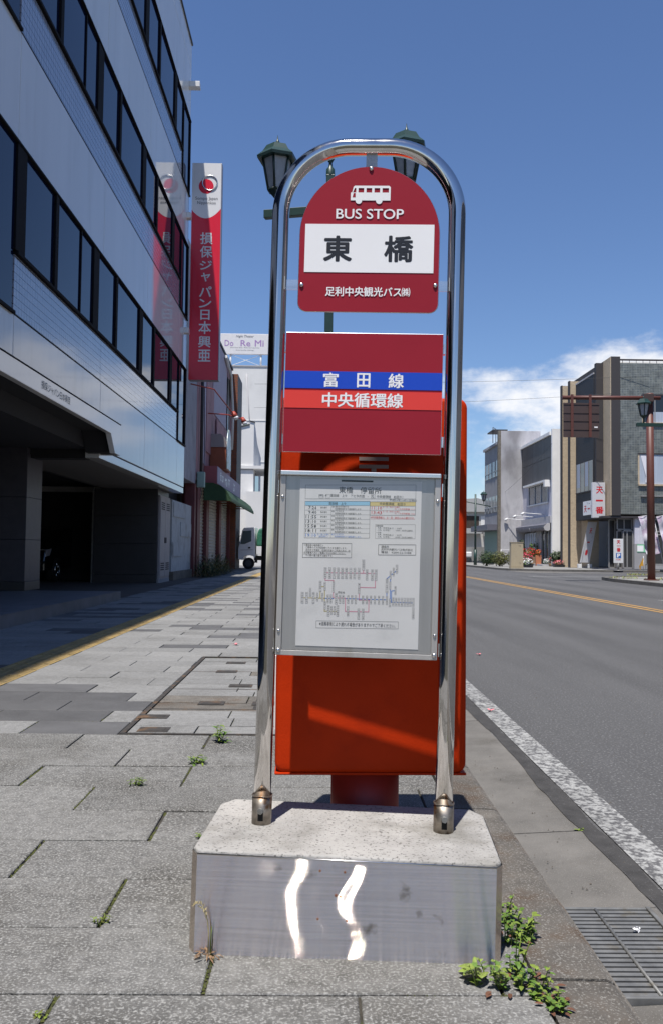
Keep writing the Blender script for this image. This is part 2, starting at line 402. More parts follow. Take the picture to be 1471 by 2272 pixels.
# right side
mat('lamp_green', (.015, .044, .037), .42, var=.12, vscale=8)
mat('lamp_green_dark', (.012, .030, .026), .45)
mat('lantern_glass', (.40, .42, .44), .35, var=.15, vscale=10)
mat('brown_paint', (.115, .040, .030), .5, var=.08)
mat('brown_panel', (.070, .046, .042), .5, var=.06)
mat('tan_plaster', (.52, .42, .295), .9, var=.08, vscale=6, bump=.02, bscale=14)
mat('edge_dark', (.045, .040, .042), .7)
grid_mat('siding_dark', (.020, .020, .026), (.012, .012, .014), 40.0, .14, .010, ('Y', 'Z'), 0, (.018, .018, .023), .6, .012)
grid_mat('tile_green', (.105, .122, .120), (.24, .245, .235), .15, .10, .010, ('X', 'Z'), 0.0, (.165, .180, .160), .35, .006, 0, .28)
mat('rest_frame', (.30, .29, .28), .45, .3)
mat('rest_glass', (.055, .055, .055), .05, spec=.6)
mat('interior_dark', (.045, .032, .026), .9, var=.3, vscale=3)
mat('curtain', (.42, .47, .55), .8, var=.1, vscale=4, stretch=(9, 9, .2))
mat('curtain_white', (.75, .74, .78), .8)
mat('concrete_grey', (.33, .325, .33), .9, var=.12, vscale=1.2)
mat('concrete_stained', (.46, .45, .46), .9, var=.16, vscale=2.2, c2=(.24, .23, .235), c2scale=.55, c2lo=.46, c2hi=.66, stretch=(1, 1, .55))
mat('concrete_mossy', (.17, .15, .12), .95, var=.25, vscale=5)
mat('plaster_lilac', (.56, .55, .62), .85, var=.07, vscale=1, c2=(.64, .63, .68), c2scale=1.5)
mat('plaster_white', (.86, .85, .83), .85, var=.05, vscale=1.5)
mat('plaster_band', (.46, .45, .46), .85, var=.1, vscale=1.2)
mat('metal_sheet', (.062, .064, .074), .5, .2, var=.25, vscale=2, stretch=(1, 1, .2))
mat('shop_awning', (.13, .13, .16), .6, var=.08)
mat('window_grey', (.13, .15, .17), .12, spec=.6, var=.3, vscale=1.3)
mat('window_frame', (.40, .41, .43), .45, .3)
mat('shutter_green', (.12, .22, .20), .5)
mat('far_cream', (.46, .45, .43), .8, var=.06)
mat('far_roof', (.40, .40, .39), .7)
mat('block_wall', (.26, .26, .255), .9, var=.15, vscale=2)
mat('cabinet_tan', (.42, .35, .235), .6, var=.05)
mat('cabinet_tan_dark', (.36, .30, .20), .6)
mat('wood_box', (.23, .155, .095), .8, var=.15)
mat('terracotta', (.46, .17, .085), .8)
mat('bag_black', (.02, .02, .022), .5)
mat('letter_red', (.62, .012, .022), .45)
mat('letter_slate', (.18, .19, .24), .5)
mat('sign_panel', (.60, .60, .63), .4, var=.03)
mat('parking_blue', (.03, .13, .42), .45)
mat('notice_green', (.20, .58, .32), .6)
mat('flag_cloth', (.62, .59, .65), .8, c2=(.47, .38, .48), c2scale=2.6, c2lo=.5, c2hi=.56)
mat('flag_orange', (.75, .38, .04), .7)
mat('white_plastic', (.72, .72, .72), .4)
mat('bike_silver', (.55, .55, .56), .3, .7)
mat('leaf_green', (.085, .155, .022), .55, objvar=.2, var=.3, vscale=60, spec=.4)
mat('leaf_lime', (.17, .23, .035), .55, var=.3, vscale=50, spec=.4)
mat('leaf_dark', (.028, .055, .012), .6, var=.35, vscale=12)
mat('leaf_olive', (.080, .085, .012), .6, var=.35, vscale=6)
mat('leaf_straw', (.26, .21, .07), .7, var=.3, vscale=10)
mat('leaf_rust', (.13, .055, .030), .7, var=.3, vscale=40)
mat('leaf_dry', (.22, .135, .075), .8, var=.3, vscale=50)
mat('straw', (.42, .35, .17), .8, var=.2, vscale=50)
mat('moss', (.070, .078, .018), .95, var=.35, vscale=80)
mat('petal_pink', (.78, .22, .25), .6)
mat('petal_red', (.58, .015, .018), .6, var=.2, vscale=6)
mat('petal_crimson', (.50, .03, .085), .6, var=.2, vscale=6)
mat('petal_white', (.80, .80, .80), .6)
mat('petal_orange', (.70, .13, .03), .6)
mat('wire', (.05, .05, .055), .6)

# ------------------------------------------------------------------ ground, pavement, road
ROAD_Z = -0.10
g = MB().add([(-900, -300, -.35), (900, -300, -.35), (900, 1600, -.35), (-900, 1600, -.35)], [(0, 1, 2, 3)]).build('ground', 'earth')
tag(g, 'flat earth under the whole town', 'ground', kind='structure')
r_ = MB().add([(.953, -30, ROAD_Z), (160, -30, ROAD_Z), (160, 420, ROAD_Z), (.953, 420, ROAD_Z)], [(0, 1, 2, 3)]).build('road', 'asphalt')
tag(r_, 'grey asphalt two-lane road and its side street', 'road', kind='structure')
pav = MB().add([(-12, -14, -.008), (.463, -14, -.008), (.463, 140, -.008), (-12, 140, -.008)], [(0, 1, 2, 3)]).build('pavement', 'joint_bed')
tag(pav, 'pavement of rectangular granite slabs with mossy joints', 'pavement', kind='structure')
hl_ = MB(); hp = []
for i in range(121):
    a_ = R(-80 + 160*i/120); h_ = 15 + 7*noise.noise(Vector((i*.13, 2, 0))) + 3*noise.noise(Vector((i*.5, 5, 0)))
    for rr, zz in ((820, -.36), (900, h_*.7), (1000, h_), (1150, -.36)): hp.append((rr*math.sin(a_), rr*math.cos(a_), zz))
hl_.add(hp, [(i*4 + k, i*4 + k + 1, i*4 + k + 5, i*4 + k + 4) for i in range(120) for k in range(3)], 0, True)
tag(hl_.build('hills', 'leaf_dark'), 'low wooded rise on the far horizon', 'hills', kind='structure')
# worn dark asphalt strip between gutter and white line, and the painted lines
e_ = MB()
ys = [-6 + .11*i for i in range(420)]
a = [(.948 + .010*math.sin(y*3.1) + rnd.uniform(-.006, .006), y, ROAD_Z + .003) for y in ys]
b_ = [(1.022 + rnd.uniform(-.012, .012), y, ROAD_Z + .003) for y in ys]
n_ = len(ys)
e_.add(a + b_, [(i, i + n_, i + n_ + 1, i + 1) for i in range(n_ - 1)])
e_.build('seam', 'asphalt_edge', r_)
MB().add([(1.024, -8, ROAD_Z + .005), (1.152, -8, ROAD_Z + .005), (1.152, 120, ROAD_Z + .005), (1.024, 120, ROAD_Z + .005)], [(0, 1, 2, 3)]).build('edge_line', 'paint_white', r_)
for x in (5.82, 6.02):
    MB().add([(x, 6, ROAD_Z + .004), (x + .09, 6, ROAD_Z + .004), (x + .09, 160, ROAD_Z + .004), (x, 160, ROAD_Z + .004)], [(0, 1, 2, 3)]).build('centre_line', 'paint_yellow', r_)
for (x0, x1, y0, y1) in ((7.35, 8.6, 18.25, 18.75), (8.9, 13.5, 36.5, 36.95)):
    MB().add([(x0, y0, ROAD_Z + .004), (x1, y0, ROAD_Z + .004), (x1, y1, ROAD_Z + .004), (x0, y1, ROAD_Z + .004)], [(0, 1, 2, 3)]).build('stop_line', 'paint_white', r_)

# slabs: 0.60 x 0.30, running bond; the nearest are pieces of their own
SL, SW = .604, .3035
def slab_mesh(w, m, d=SW - .0070, nm='paving_slab'):
    me = MB().box(-w/2, w/2, -d/2, d/2, -.03, 0).mesh(nm, m)
    bm = bmesh.new(); bm.from_mesh(me); bmesh.ops.recalc_face_normals(bm, faces=bm.faces)
    ed = [e for e in bm.edges if all(v.co.z > -.001 for v in e.verts)]
    bmesh.ops.bevel(bm, geom=ed, offset=.0025, segments=1, affect='EDGES'); bm.to_mesh(me); bm.free()
    return me
_slab_cache = {}
def slab_of(w, m):
    k = (round(w, 2), m)
    if k not in _slab_cache: _slab_cache[k] = slab_mesh(round(w, 2) - .0048, m)
    return _slab_cache[k]
TX0, TX1 = -2.33, -2.035            # tactile strip
INSET = (-.955, .463, 4.21, 7.25)   # utility covers let into the paving
far_slabs = MB()
count = 0
rows = []
for k in range(-8, 260):
    y0 = 1.776 + SW*k
    if y0 > 62: break
    odd = k % 2
    x = .463
    edges = [.463]
    off = -.222 if odd == 0 else -.51
    j = off + SL*2
    while j > .40: j -= SL
    while j > -6.6:
        edges.append(j); j -= SL
    segs = []
    for e0, e1 in zip(edges, edges[1:]):
        parts = [(e1, e0)]
        if e1 < TX1 and e0 > TX0:       # cut around the tactile strip
            parts = []
            if e0 > TX1 + .04: parts.append((TX1, e0))
            if e1 < TX0 - .04: parts.append((e1, TX0))
        for p in parts: segs.append(p)
    yc = y0 + SW/2
    for (s0, s1) in segs:
        if INSET[2] < yc < INSET[3] and s1 > INSET[0] + .02:
            if s0 >= INSET[0] - .02: continue
            s1 = INSET[0]
            if s1 - s0 < .05: continue
        xc = (s0 + s1)/2
        hsh = noise.cell_vector(Vector((s0*3.7 + 5.1, y0*7.3, 2.2)))[0]
        dark = yc > 4.2 and hsh < (.15 if yc < 9 else .20)
        if 4.2 < yc < 5.6 and -2.05 < xc < -1.15 and ((k in (9, 10, 11)) or (k == 8 and xc > -1.6)): dark = k != 8 or xc > -1.5
        vis = yc > 1.2 and xc > -.42*yc - .4 and xc < .5 and xc > -3.4
        rows.append((yc, xc, s1 - s0, dark, vis))
near = sorted([r for r in rows if r[4]])[:298]
near_set = set(near)
for r in rows:
    yc, xc, w, dark, vis = r
    if r in near_set:
        me = slab_of(w, 'slab_dark' if dark else ('slab_worn' if yc < 4.2 else 'slab_light'))
        o = bpy.data.objects.new('paving_slab', me); col.objects.link(o); o.parent = pav
        o.location = (xc + rnd.uniform(-.0015, .0015), yc + rnd.uniform(-.001, .001), rnd.uniform(-.0025, .0015))
        o.rotation_euler = (rnd.uniform(-.002, .002), rnd.uniform(-.002, .002), rnd.uniform(-.0015, .0015))
    else:
        dz = rnd.uniform(-.002, .001)
        far_slabs.box(xc - w/2 + .004, xc + w/2 - .004, yc - SW/2 + .004, yc + SW/2 - .004, -.02, dz, 1 if dark else 0)
o = far_slabs.build('far_paving_slabs', ['slab_light', 'slab_dark'], pav); o['kind'] = 'stuff'

# moss and grit filling the wider joints in the foreground
ms = MB()
for r in near:
    yc, xc, w, dark, vis = r
    if yc > 5: continue
    for _ in range(46 if yc < 3.6 else 14):
        px = xc - w/2 + rnd.uniform(-.006, .006); py = yc + rnd.uniform(-.15, .15)
        if noise.noise(Vector((px*4, py*5, 1))) < -.12: continue
        s = rnd.uniform(.002, .0055)
        ms.add([(px - s, py - s, -.0055), (px + s, py - s*.6, -.0055), (px + s*.3, py + s, -.0055), (px, py, rnd.uniform(-.003, .0015))], [(0, 1, 3), (1, 2, 3), (2, 0, 3)])
    for _ in range(30):
        px = xc + rnd.uniform(-.3, .3); py = yc - SW/2 + rnd.uniform(-.004, .004)
        if noise.noise(Vector((px*3, py*5, 7))) < .22: continue
        s = rnd.uniform(.0015, .005)
        ms.add([(px - s, py - s, -.0055), (px + s, py - s*.6, -.0055), (px + s*.3, py + s, -.0055), (px, py, rnd.uniform(-.006, .002))], [(0, 1, 3), (1, 2, 3), (2, 0, 3)])
o = ms.build('joint_moss', 'moss', pav); o['kind'] = 'stuff'

# tactile guide strip: raised-bar blocks
tb = MB().box(-.147, .147, -.147, .147, -.03, .001)
for i in range(4):
    cx = -.1125 + .075*i
    tb.prism([(cx - .0175, 0), (cx + .0175, 0), (cx + .0105, .006), (cx - .0105, .006)], 'y', -.138, .138)
tmesh = tb.build('tactile_block', 'tactile').data
bpy.data.objects.remove(bpy.data.objects['tactile_block'])
for i in range(120):
    o = bpy.data.objects.new('tactile_block', tmesh); col.objects.link(o); o.parent = pav
    o.location = ((TX0 + TX1)/2, 4.4 + .3*i, rnd.uniform(-.001, .001))

# utility covers let into the paving
uc = thing('utility_cover', 'iron framed utility covers inlaid with paving beyond the weeds', 'utility cover', (0, 0, 0))
x0, x1, y0, y1 = INSET
fr = MB()
fr.box(x0 + .004, x0 + .030, y0, y1, -.03, .001)
for yy in (y0, 4.86, 5.55, 6.35, y1 - .02): fr.box(x0 + .030, x1 - .02, yy, yy + .018, -.03, .0008)
fr.box(-.36, -.335, 4.86, y1, -.03, .0012)
fr.build('frame', 'iron_cover', uc)
yy = y0 + .025
rowi = 0
while yy < y1 - .12:
    d = rnd.choice((.17, .21, .15, .24))
    xx = x0 + .036
    while xx < x1 - .1:
        w = rnd.uniform(.32, .66); e = min(xx + w, x1 - .025)
        me = 'slab_light' if rnd.random() < .86 else 'kerb_stone'
        box('inlay_slab', me, uc, xx + .003, e - .004, yy + .004, min(yy + d, y1 - .03) - .004, -.03, rnd.uniform(-.001, .0025), .002)
        xx = e
    yy += d
for (hx, hy) in ((-.80, 4.30), (-.86, 4.63), (-.61, 5.05), (-.30, 5.05), (-.50, 5.70), (-.66, 6.35), (-.64, 6.85), (-.12, 5.75)):
    h = MB().box(hx - .075, hx + .075, hy - .055, hy + .055, .0022, .0042)
    h.box(hx - .055, hx + .055, hy - .035, hy + .035, .0042, .0056)
    h.build('lifting_eye', 'iron_cover', uc, .001)

# kerb stones, gutter
kerb = MB().box(.466, .640, -12, 140, -.30, -.02).build('kerb', 'kerb_stone')
tag(kerb, 'stone kerb stained brown along the near pavement edge', 'kerb', kind='structure')
km = MB().prism([(.467, -.2), (.467, .000), (.612, -.002), (.630, -.010), (.640, -.030), (.646, -.2)], 'y', .002, .596).build('kerb_stone', 'kerb_stone').data
bpy.data.objects.remove(bpy.data.objects['kerb_stone'])
for i in range(110):
    o = bpy.data.objects.new('kerb_stone', km); col.objects.link(o); o.parent = kerb; o.location = (rnd.uniform(-.002, .002), 1.84 + .6*(i - 6), rnd.uniform(-.002, .003))
gut = MB().box(.60, .930, -12, 140, -.30, -.205).build('gutter', 'gutter_concrete')
tag(gut, 'plain concrete gutter apron between kerb and asphalt', 'gutter', kind='structure')
GY0, GY1 = 1.955, 2.455
for (a0, a1) in ([(-5.0, GY0)] + [(GY1, 3.12)] + [(3.125 + 2*i, 5.12 + 2*i) for i in range(50)]):
    MB().prism([(.632, -.2), (.632, -.116), (.700, -.113), (.955, -.099), (.955, -.2)], 'y', a0 + .002, a1 - .002).build('gutter_slab', 'gutter_concrete', gut)

gr = thing('drain_grate', 'galvanised steel drain grate set in the gutter by the kerb', 'drain grate', (.79, (GY0 + GY1)/2, -.1))
hw, hl = .145, (GY1 - GY0)/2 - .004
fr = MB()
fr.box(-hw, -hw + .012, -hl, hl, -.06, .004).box(hw - .012, hw, -hl, hl, -.06, .006).box(-hw, hw, -hl, -hl + .010, -.06, .003).box(-hw, hw, hl - .010, hl, -.06, .003)
fr.build('frame', 'galvanised', gr, .002)
nb = 20
for i in range(nb):
    y = -hl + .022 + i*(2*hl - .044)/(nb - 1)
    MB().prism([(y - .0075, -.001), (y + .0075, -.001), (y + .004, -.03), (y - .004, -.03)], 'x', -hw + .012, hw - .012).build('bar', 'galvanised', gr)
MB().cyl((-.01, -hl + .01, .000), (-.01, hl - .01, .000), .0045, n=8).build('cross_rod', 'galvanised', gr)
MB().box(-hw - .01, hw + .01, -hl, hl, -.24, -.10).build('pit', 'pit_black', gr)
MB().box(.935 - .79, .955 - .79, -hl, hl, -.2, .001).build('rim', 'gutter_concrete', gr)

# ------------------------------------------------------------------ the bus stop
bs = thing('bus_stop_sign', 'steel arch bus stop sign on a concrete base clad in stainless plate', 'bus stop', (.08, 2.135, 0))
bs.rotation_euler = (Matrix.Rotation(R(-4.0), 3, 'Z') @ Matrix.Rotation(R(1.0), 3, 'Y')).to_euler()
BZ = .219
# base block
def octo(x0, x1, y0, y1, cf, cb): return [(x0+cf[0], y0), (x1-cf[0], y0), (x1, y0+cf[1]), (x1, y1-cb[1]), (x1-cb[0], y1), (x0+cb[0], y1), (x0, y1-cb[1]), (x0, y0+cf[1])]
foot = octo(-.344, .338, -.208, .192, (.013, .022), (.03, .05))
cb = MB().prism(foot, 'z', -.02, BZ)
base = cb.build('base_block', 'base_concrete', bs, .006, 3)
# stainless cladding: thin sheet, front face finely divided and slightly dented
m = bpy.data.materials.new('steel_brushed'); m.use_nodes = True; MATS['steel_brushed'] = m
nt = m.node_tree; b = nt.nodes['Principled BSDF']
b.inputs['Metallic'].default_value = 1.0; b.inputs['Roughness'].default_value = .17
# horizontal brushing far finer than a pixel: normals scatter up and down only
wv = nt.nodes.new('ShaderNodeNewGeometry'); w1 = nt.nodes.new('ShaderNodeTexWhiteNoise'); w1.noise_dimensions = '3D'
vm = nt.nodes.new('ShaderNodeVectorMath'); vm.operation = 'SCALE'; vm.inputs['Scale'].default_value = 7919.0
nt.links.new(wv.outputs['Position'], vm.inputs[0]); nt.links.new(vm.outputs[0], w1.inputs['Vector'])
sx = nt.nodes.new('ShaderNodeSeparateColor'); nt.links.new(w1.outputs['Color'], sx.inputs[0])
ad = nt.nodes.new('ShaderNodeMath'); ad.operation = 'ADD'; nt.links.new(sx.outputs[0], ad.inputs[0]); nt.links.new(sx.outputs[1], ad.inputs[1])
ma = nt.nodes.new('ShaderNodeMath'); ma.operation = 'MULTIPLY_ADD'; ma.inputs[1].default_value = 1.12; ma.inputs[2].default_value = -1.12; nt.links.new(ad.outputs[0], ma.inputs[0])
cz = nt.nodes.new('ShaderNodeCombineXYZ'); nt.links.new(ma.outputs[0], cz.inputs['Z'])
va = nt.nodes.new('ShaderNodeVectorMath'); va.operation = 'ADD'; nt.links.new(wv.outputs['Normal'], va.inputs[0]); nt.links.new(cz.outputs[0], va.inputs[1])
vn = nt.nodes.new('ShaderNodeVectorMath'); vn.operation = 'NORMALIZE'; nt.links.new(va.outputs[0], vn.inputs[0])
gb_ = nt.nodes.new('ShaderNodeBsdfAnisotropic'); gb_.distribution = 'BECKMANN'; gb_.inputs['Roughness'].default_value = .10; nt.links.new(vn.outputs[0], gb_.inputs['Normal'])
nt.links.new(gb_.outputs[0], nt.nodes['Material Output'].inputs['Surface'])
geo = nt.nodes.new('ShaderNodeNewGeometry')
mp = nt.nodes.new('ShaderNodeMapping'); mp.inputs['Scale'].default_value = (1.6, 1.6, 120); nt.links.new(geo.outputs['Position'], mp.inputs['Vector'])
nz = nt.nodes.new('ShaderNodeTexNoise'); nz.inputs['Scale'].default_value = 2.0; nz.inputs['Detail'].default_value = 5; nt.links.new(mp.outputs[0], nz.inputs['Vector'])
n2 = nt.nodes.new('ShaderNodeTexNoise'); n2.inputs['Scale'].default_value = 13.0; n2.inputs['Detail'].default_value = 8; nt.links.new(geo.outputs['Position'], n2.inputs['Vector'])
mr = nt.nodes.new('ShaderNodeMapRange'); mr.inputs['From Min'].default_value = .3; mr.inputs['From Max'].default_value = .7; mr.inputs['To Min'].default_value = .90; mr.inputs['To Max'].default_value = 1.06
nt.links.new(nz.outputs['Fac'], mr.inputs['Value'])
stn = nt.nodes.new('ShaderNodeMapRange'); stn.inputs['From Min'].default_value = .62; stn.inputs['From Max'].default_value = .70; nt.links.new(n2.outputs['Fac'], stn.inputs['Value'])
mx = nt.nodes.new('ShaderNodeMix'); mx.data_type = 'RGBA'; mx.inputs['A'].default_value = (.86, .755, .665, 1); mx.inputs['B'].default_value = (.36, .30, .23, 1)
nt.links.new(stn.outputs[0], mx.inputs['Factor'])
sc = nt.nodes.new('ShaderNodeVectorMath'); sc.operation = 'SCALE'; nt.links.new(mx.outputs['Result'], sc.inputs[0]); nt.links.new(mr.outputs[0], sc.inputs['Scale'])
nt.links.new(sc.outputs[0], gb_.inputs['Color'])
def dent(x, z):
    """outward bulge of the front sheet (m)"""
    g_ = lambda cx, cz, sx, sz, h: h*math.exp(-((x-cx)/sx)**2 - ((z-cz)/sz)**2)
    xc = -.110 + .013*math.sin(z*31 + 1.2) + .004*math.sin(z*77); xd = -.004 + .017*math.sin(z*38 + .2)
    w = .0017*math.exp(-((x - xc)/.042)**2) - (.0017 + .0004*math.sin(z*50))*math.exp(-((x - xd)/.023)**2)
    w += .00012*math.sin(x*31 + z*11)
    return w
clad = MB()
nx, nzv = 150, 40
pts = []
for j in range(nzv + 1):
    for i in range(nx + 1):
        x = -.331 + .656*i/nx; z = -.012 + (BZ - .008 + .012)*j/nzv
        ed = min(1, min(i, nx-i)/6.0)
        pts.append((x, -.2105 - dent(x, z)*ed, z))
clad.add(pts, [(j*(nx+1)+i, j*(nx+1)+i+1, (j+1)*(nx+1)+i+1, (j+1)*(nx+1)+i) for j in range(nzv) for i in range(nx)], 0, True)
sheet = [(-.331, -.2105), (-.3465, -.1865), (-.3465, .143), (-.315, .1945), (.309, .1945), (.3405, .143), (.3405, -.1865), (.325, -.2105)]
for p, q in zip(sheet, sheet[1:]):
    clad.add([(p[0], p[1], -.012), (q[0], q[1], -.012), (q[0], q[1], BZ - .008), (p[0], p[1], BZ - .008)], [(0, 1, 2, 3)])
clad.build('cladding', 'steel_brushed', bs)
fold = MB()
for p, q in zip(sheet + [sheet[0]], sheet[1:] + [sheet[0]]): pass
fold.tube([(-.331, -.2112, BZ - .0075), (.325, -.2112, BZ - .0075)], .0016, 6)
fold.build('folded_edge', 'steel_bright', bs)
for (x, z) in ((-.058, .187), (-.004, .186), (-.060, .083), (.003, .082), (-.022, .135), (-.012, .133)):
    MB().cyl((x, -.206, z), (x, -.2116 - dent(x, z), z), .0036 if z != .135 else .0065, .0022, 10).build('rivet', 'rust', bs)
# arch tube
TXL, TXR, TOP, RC = -.217, .2245, 1.9085, .172
path = [(TXL, 0, BZ + .002), (TXL, 0, .6), (TXL, 0, 1.2), (TXL, 0, TOP - RC)]
path += [(TXL + RC - RC*math.cos(t), 0, TOP - RC + RC*math.sin(t)) for t in [math.pi/2*i/18 for i in range(1, 19)]]
path += [(TXR - RC + RC*math.sin(t), 0, TOP - RC + RC*math.cos(t)) for t in [math.pi/2*i/18 for i in range(0, 19)]]
path += [(TXR, 0, 1.2), (TXR, 0, .6), (TXR, 0, BZ + .002)]
MB().tube(path, .0213, 40).build('arch_tube', 'steel_tube', bs)
for x in (TXL, TXR):
    sk = MB().cyl((x, 0, BZ - .01), (x, 0, .2865), .0243, n=36).build('socket', 'steel_socket', bs)
    MB().cyl((x, -.020, .255), (x, -.034, .255), .0075, n=6).build('bolt', 'galvanised', sk)
    MB().prism([(x - .0065, .230), (x + .0065, .230), (x + .0065, .254), (x - .0065, .254)], 'y', -.0240, -.0252).build('slot', 'pit_black', sk)
    MB().tube([(x + .0243*math.cos(t), .0243*math.sin(t), .287 + .001*math.sin(3*t)) for t in [2*math.pi*i/30 for i in range(30)]], .0014, 6, closed=True).build('weld', 'steel_socket', sk)

def arc(cx, cz, r, a0, a1, n): return [(cx + r*math.cos(R(a0 + (a1-a0)*i/n)), cz + r*math.sin(R(a0 + (a1-a0)*i/n))) for i in range(n + 1)]
FN = lambda y: (lambda u, v: (u, y, v))
# round-topped sign
HWD = .1735; CX = .0075
dome = arc(CX, 1.6815, HWD, 0, 180, 40) + arc(CX - HWD + .022, 1.4865 + .022, .022, 180, 270, 6) + arc(CX + HWD - .022, 1.4865 + .022, .022, 270, 360, 6)
YS = -.006
rs = MB().prism(dome, 'y', YS - .0015, YS + .0015).build('round_top_board', 'maroon', bs)
edge = MB().tube([(p[0], YS + .0016, p[1]) for p in dome], .0016, 6, closed=True).build('rim', 'steel_bright', rs)
MB().box(-.1530, .1680, YS - .0026, YS - .0016, 1.5855, 1.7080).build('name_panel', 'sign_white', rs)
put_text(MB(), '東', -.1065, -.0350, 1.6125, 1.6785, FN(YS - .0032), .032, res=3).build('stop_name_lettering', 'sign_black', rs)
put_text(MB(), '橋', .0445, .1170, 1.6125, 1.6795, FN(YS - .0032), .028, res=3).build('stop_name_lettering', 'sign_black', rs)
put_text(MB(), 'BUS STOP', -.0775, .0912, 1.7215, 1.7470, FN(YS - .0030), .012, res=4).build('bus_stop_lettering', 'sign_white', rs)
put_text(MB(), '足利中央観光バス', -.0985, .0905, 1.5245, 1.5490, FN(YS - .0030), .022).build('company_lettering', 'sign_white', rs)
put_text(MB(), '㈱', .0905, .1120, 1.5255, 1.5480, FN(YS - .0030), .012).build('company_lettering', 'sign_white', rs)
# bus pictogram
bp_ = MB(); yb = YS - .0030
BXm = lambda zx: -.0423 + (zx - 673)/(922 - 673)*.0997          # zoomed-picture coordinates to metres
BZm = lambda zy: 1.8065 - (zy - 495)/(612 - 495)*.0473
def brect(x0_, x1_, y0_, y1_, mb=bp_): mb.add([(BXm(x0_), yb, BZm(y0_)), (BXm(x1_), yb, BZm(y0_)), (BXm(x1_), yb, BZm(y1_)), (BXm(x0_), yb, BZm(y1_))], [(0, 1, 2, 3)])
bp_.add([(BXm(690), yb, BZm(503)), (BXm(697), yb, BZm(496)), (BXm(912), yb, BZm(496)), (BXm(921), yb, BZm(505)), (BXm(921), yb, BZm(511)), (BXm(688), yb, BZm(511))], [(0, 1, 2, 3, 4, 5)])
brect(673, 921, 539, 589); bp_.add([(BXm(688), yb, BZm(511)), (BXm(697), yb, BZm(511)), (BXm(686), yb, BZm(539)), (BXm(681), yb, BZm(539))], [(0, 1, 2, 3)])
for a_, c_ in ((706, 720), (755, 770), (805, 820), (855, 870), (910, 921)): brect(a_, c_, 511, 539)
for wx in (724, 851):
    bp_.add([(BXm(wx + 20*math.cos(t)), yb - .0002, BZm(591 + 20*math.sin(t))) for t in [2*math.pi*i/24 for i in range(24)]], [tuple(range(24))])
bp_.build('bus_pictogram', 'sign_white', rs)
MB().add([(BXm(690), yb - .0002, BZm(543)), (BXm(703), yb - .0002, BZm(543)), (BXm(703), yb - .0002, BZm(570)), (BXm(684), yb - .0002, BZm(570))], [(0, 1, 2, 3)]).build('pictogram_door', 'maroon', rs)
def screw(parent, x, z, y, r=.0042):
    s_ = MB().lathe([(0.0, .0030), (r*.55, .0028), (r, .0012), (r, -.001)], (0, 0, 0), 14).build('screw', 'steel_bright', parent)
    s_.rotation_euler = (R(90), 0, 0); s_.location = (x, y, z); return s_
for x, z in ((CX, 1.8500), (-.1585, 1.5525), (.1735, 1.5545)): screw(rs, x, z, YS - .003, .0055)
MB().box(-.006, .022, YS + .003, YS + .005, 1.838, 1.890).build('top_bracket', 'steel_panel', bs)
for s_, xa, xb in ((-1, -.200, -.160), (1, .176, .2075)):
    MB().box(xa, xb, YS + .002, YS + .004, 1.541, 1.567).build('side_bracket', 'steel_bright', bs)
    xc = xa if s_ < 0 else xb
    MB().box(xc - .001, xc + .001, YS - .014, YS + .012, 1.538, 1.571).build('bracket_flange', 'steel_panel', bs)
# route board
RB = MB().box(-.1940, .1975, -.014, -.002, 1.1325, 1.4345).build('route_board', 'steel_bright', bs, .0008)
MB().box(-.1930, .1965, -.0152, -.0141, 1.1335, 1.4325).build('maroon_face', 'maroon', RB)
MB().box(-.1930, .1965, -.0162, -.0153, 1.2930, 1.3365).build('blue_stripe', 'stripe_blue', RB)
MB().box(-.1930, .1965, -.0162, -.0153, 1.2435, 1.2875).build('red_stripe', 'stripe_red', RB)
yt = FN(-.0168)
for ch, a_, c_ in (('富', -.0975, -.0600), ('田', -.0140, .0190), ('線', .0640, .1020)):
    put_text(MB(), ch, a_, c_, 1.2965, 1.3330, yt, .022).build('route_lettering', 'sign_white', RB)
put_text(MB(), '中央循環線', -.0985, .1015, 1.2465, 1.2835, yt, .022).build('route_lettering', 'sign_white', RB)
for z in (1.398, 1.165):
    for xa in (-.1975, .2000): MB().box(xa - .0015, xa + .0025, -.012, .006, z - .013, z + .013).build('clip', 'steel_bright', RB)
RB.location = (0, .0120, 0)
# timetable case
tcs = MB().box(-.1955, .1990, -.006, .002, .6300, 1.0850).build('timetable_case', 'steel_panel', bs)
MB().box(-.1800, .1820, -.0075, -.0062, .6440, 1.0725).build('back_plate', 'steel_panel', tcs)
MB().prism([(-.1955, 1.0850), (.1990, 1.0850), (.1990, 1.0735), (-.1955, 1.0735)], 'y', -.020, -.006).build('top_lip', 'steel_bright', tcs, .002)
MB().prism([(-.1955, .6300), (.1990, .6300), (.1990, .6425), (-.1955, .6425)], 'y', -.0105, -.006).build('bottom_lip', 'steel_panel', tcs, .001)
for xa, xb in ((-.1955, -.1815), (.1845, .1990)):
    sp_ = MB().box(xa, xb, -.0120, -.006, .6310, 1.0730).build('side_strip', 'steel_panel', tcs, .0012)
    for z in ((1.020, .690, .642) if xa < 0 else (1.018, .690, .642)): screw(tcs, (xa + xb)/2, z, -.0128, .0040 if z > .66 else .0052)
pw0, pw1, pz0, pz1 = -.1465, .1525, .6545, 1.0660
MB().box(pw0, pw1, -.0086, -.0080, pz0, pz1).build('paper', 'paper', tcs)
MB().box(-.0450, .0330, -.0100, -.0087, 1.0610, 1.0650).build('paper_clip', 'frame_black', tcs)
MB().add([(-.1810, -.0108, .6430), (.1840, -.0108, .6430), (.1840, -.0108, 1.0725), (-.1810, -.0108, 1.0725)], [(0, 1, 2, 3)]).build('clear_cover', 'clear_acrylic', tcs)
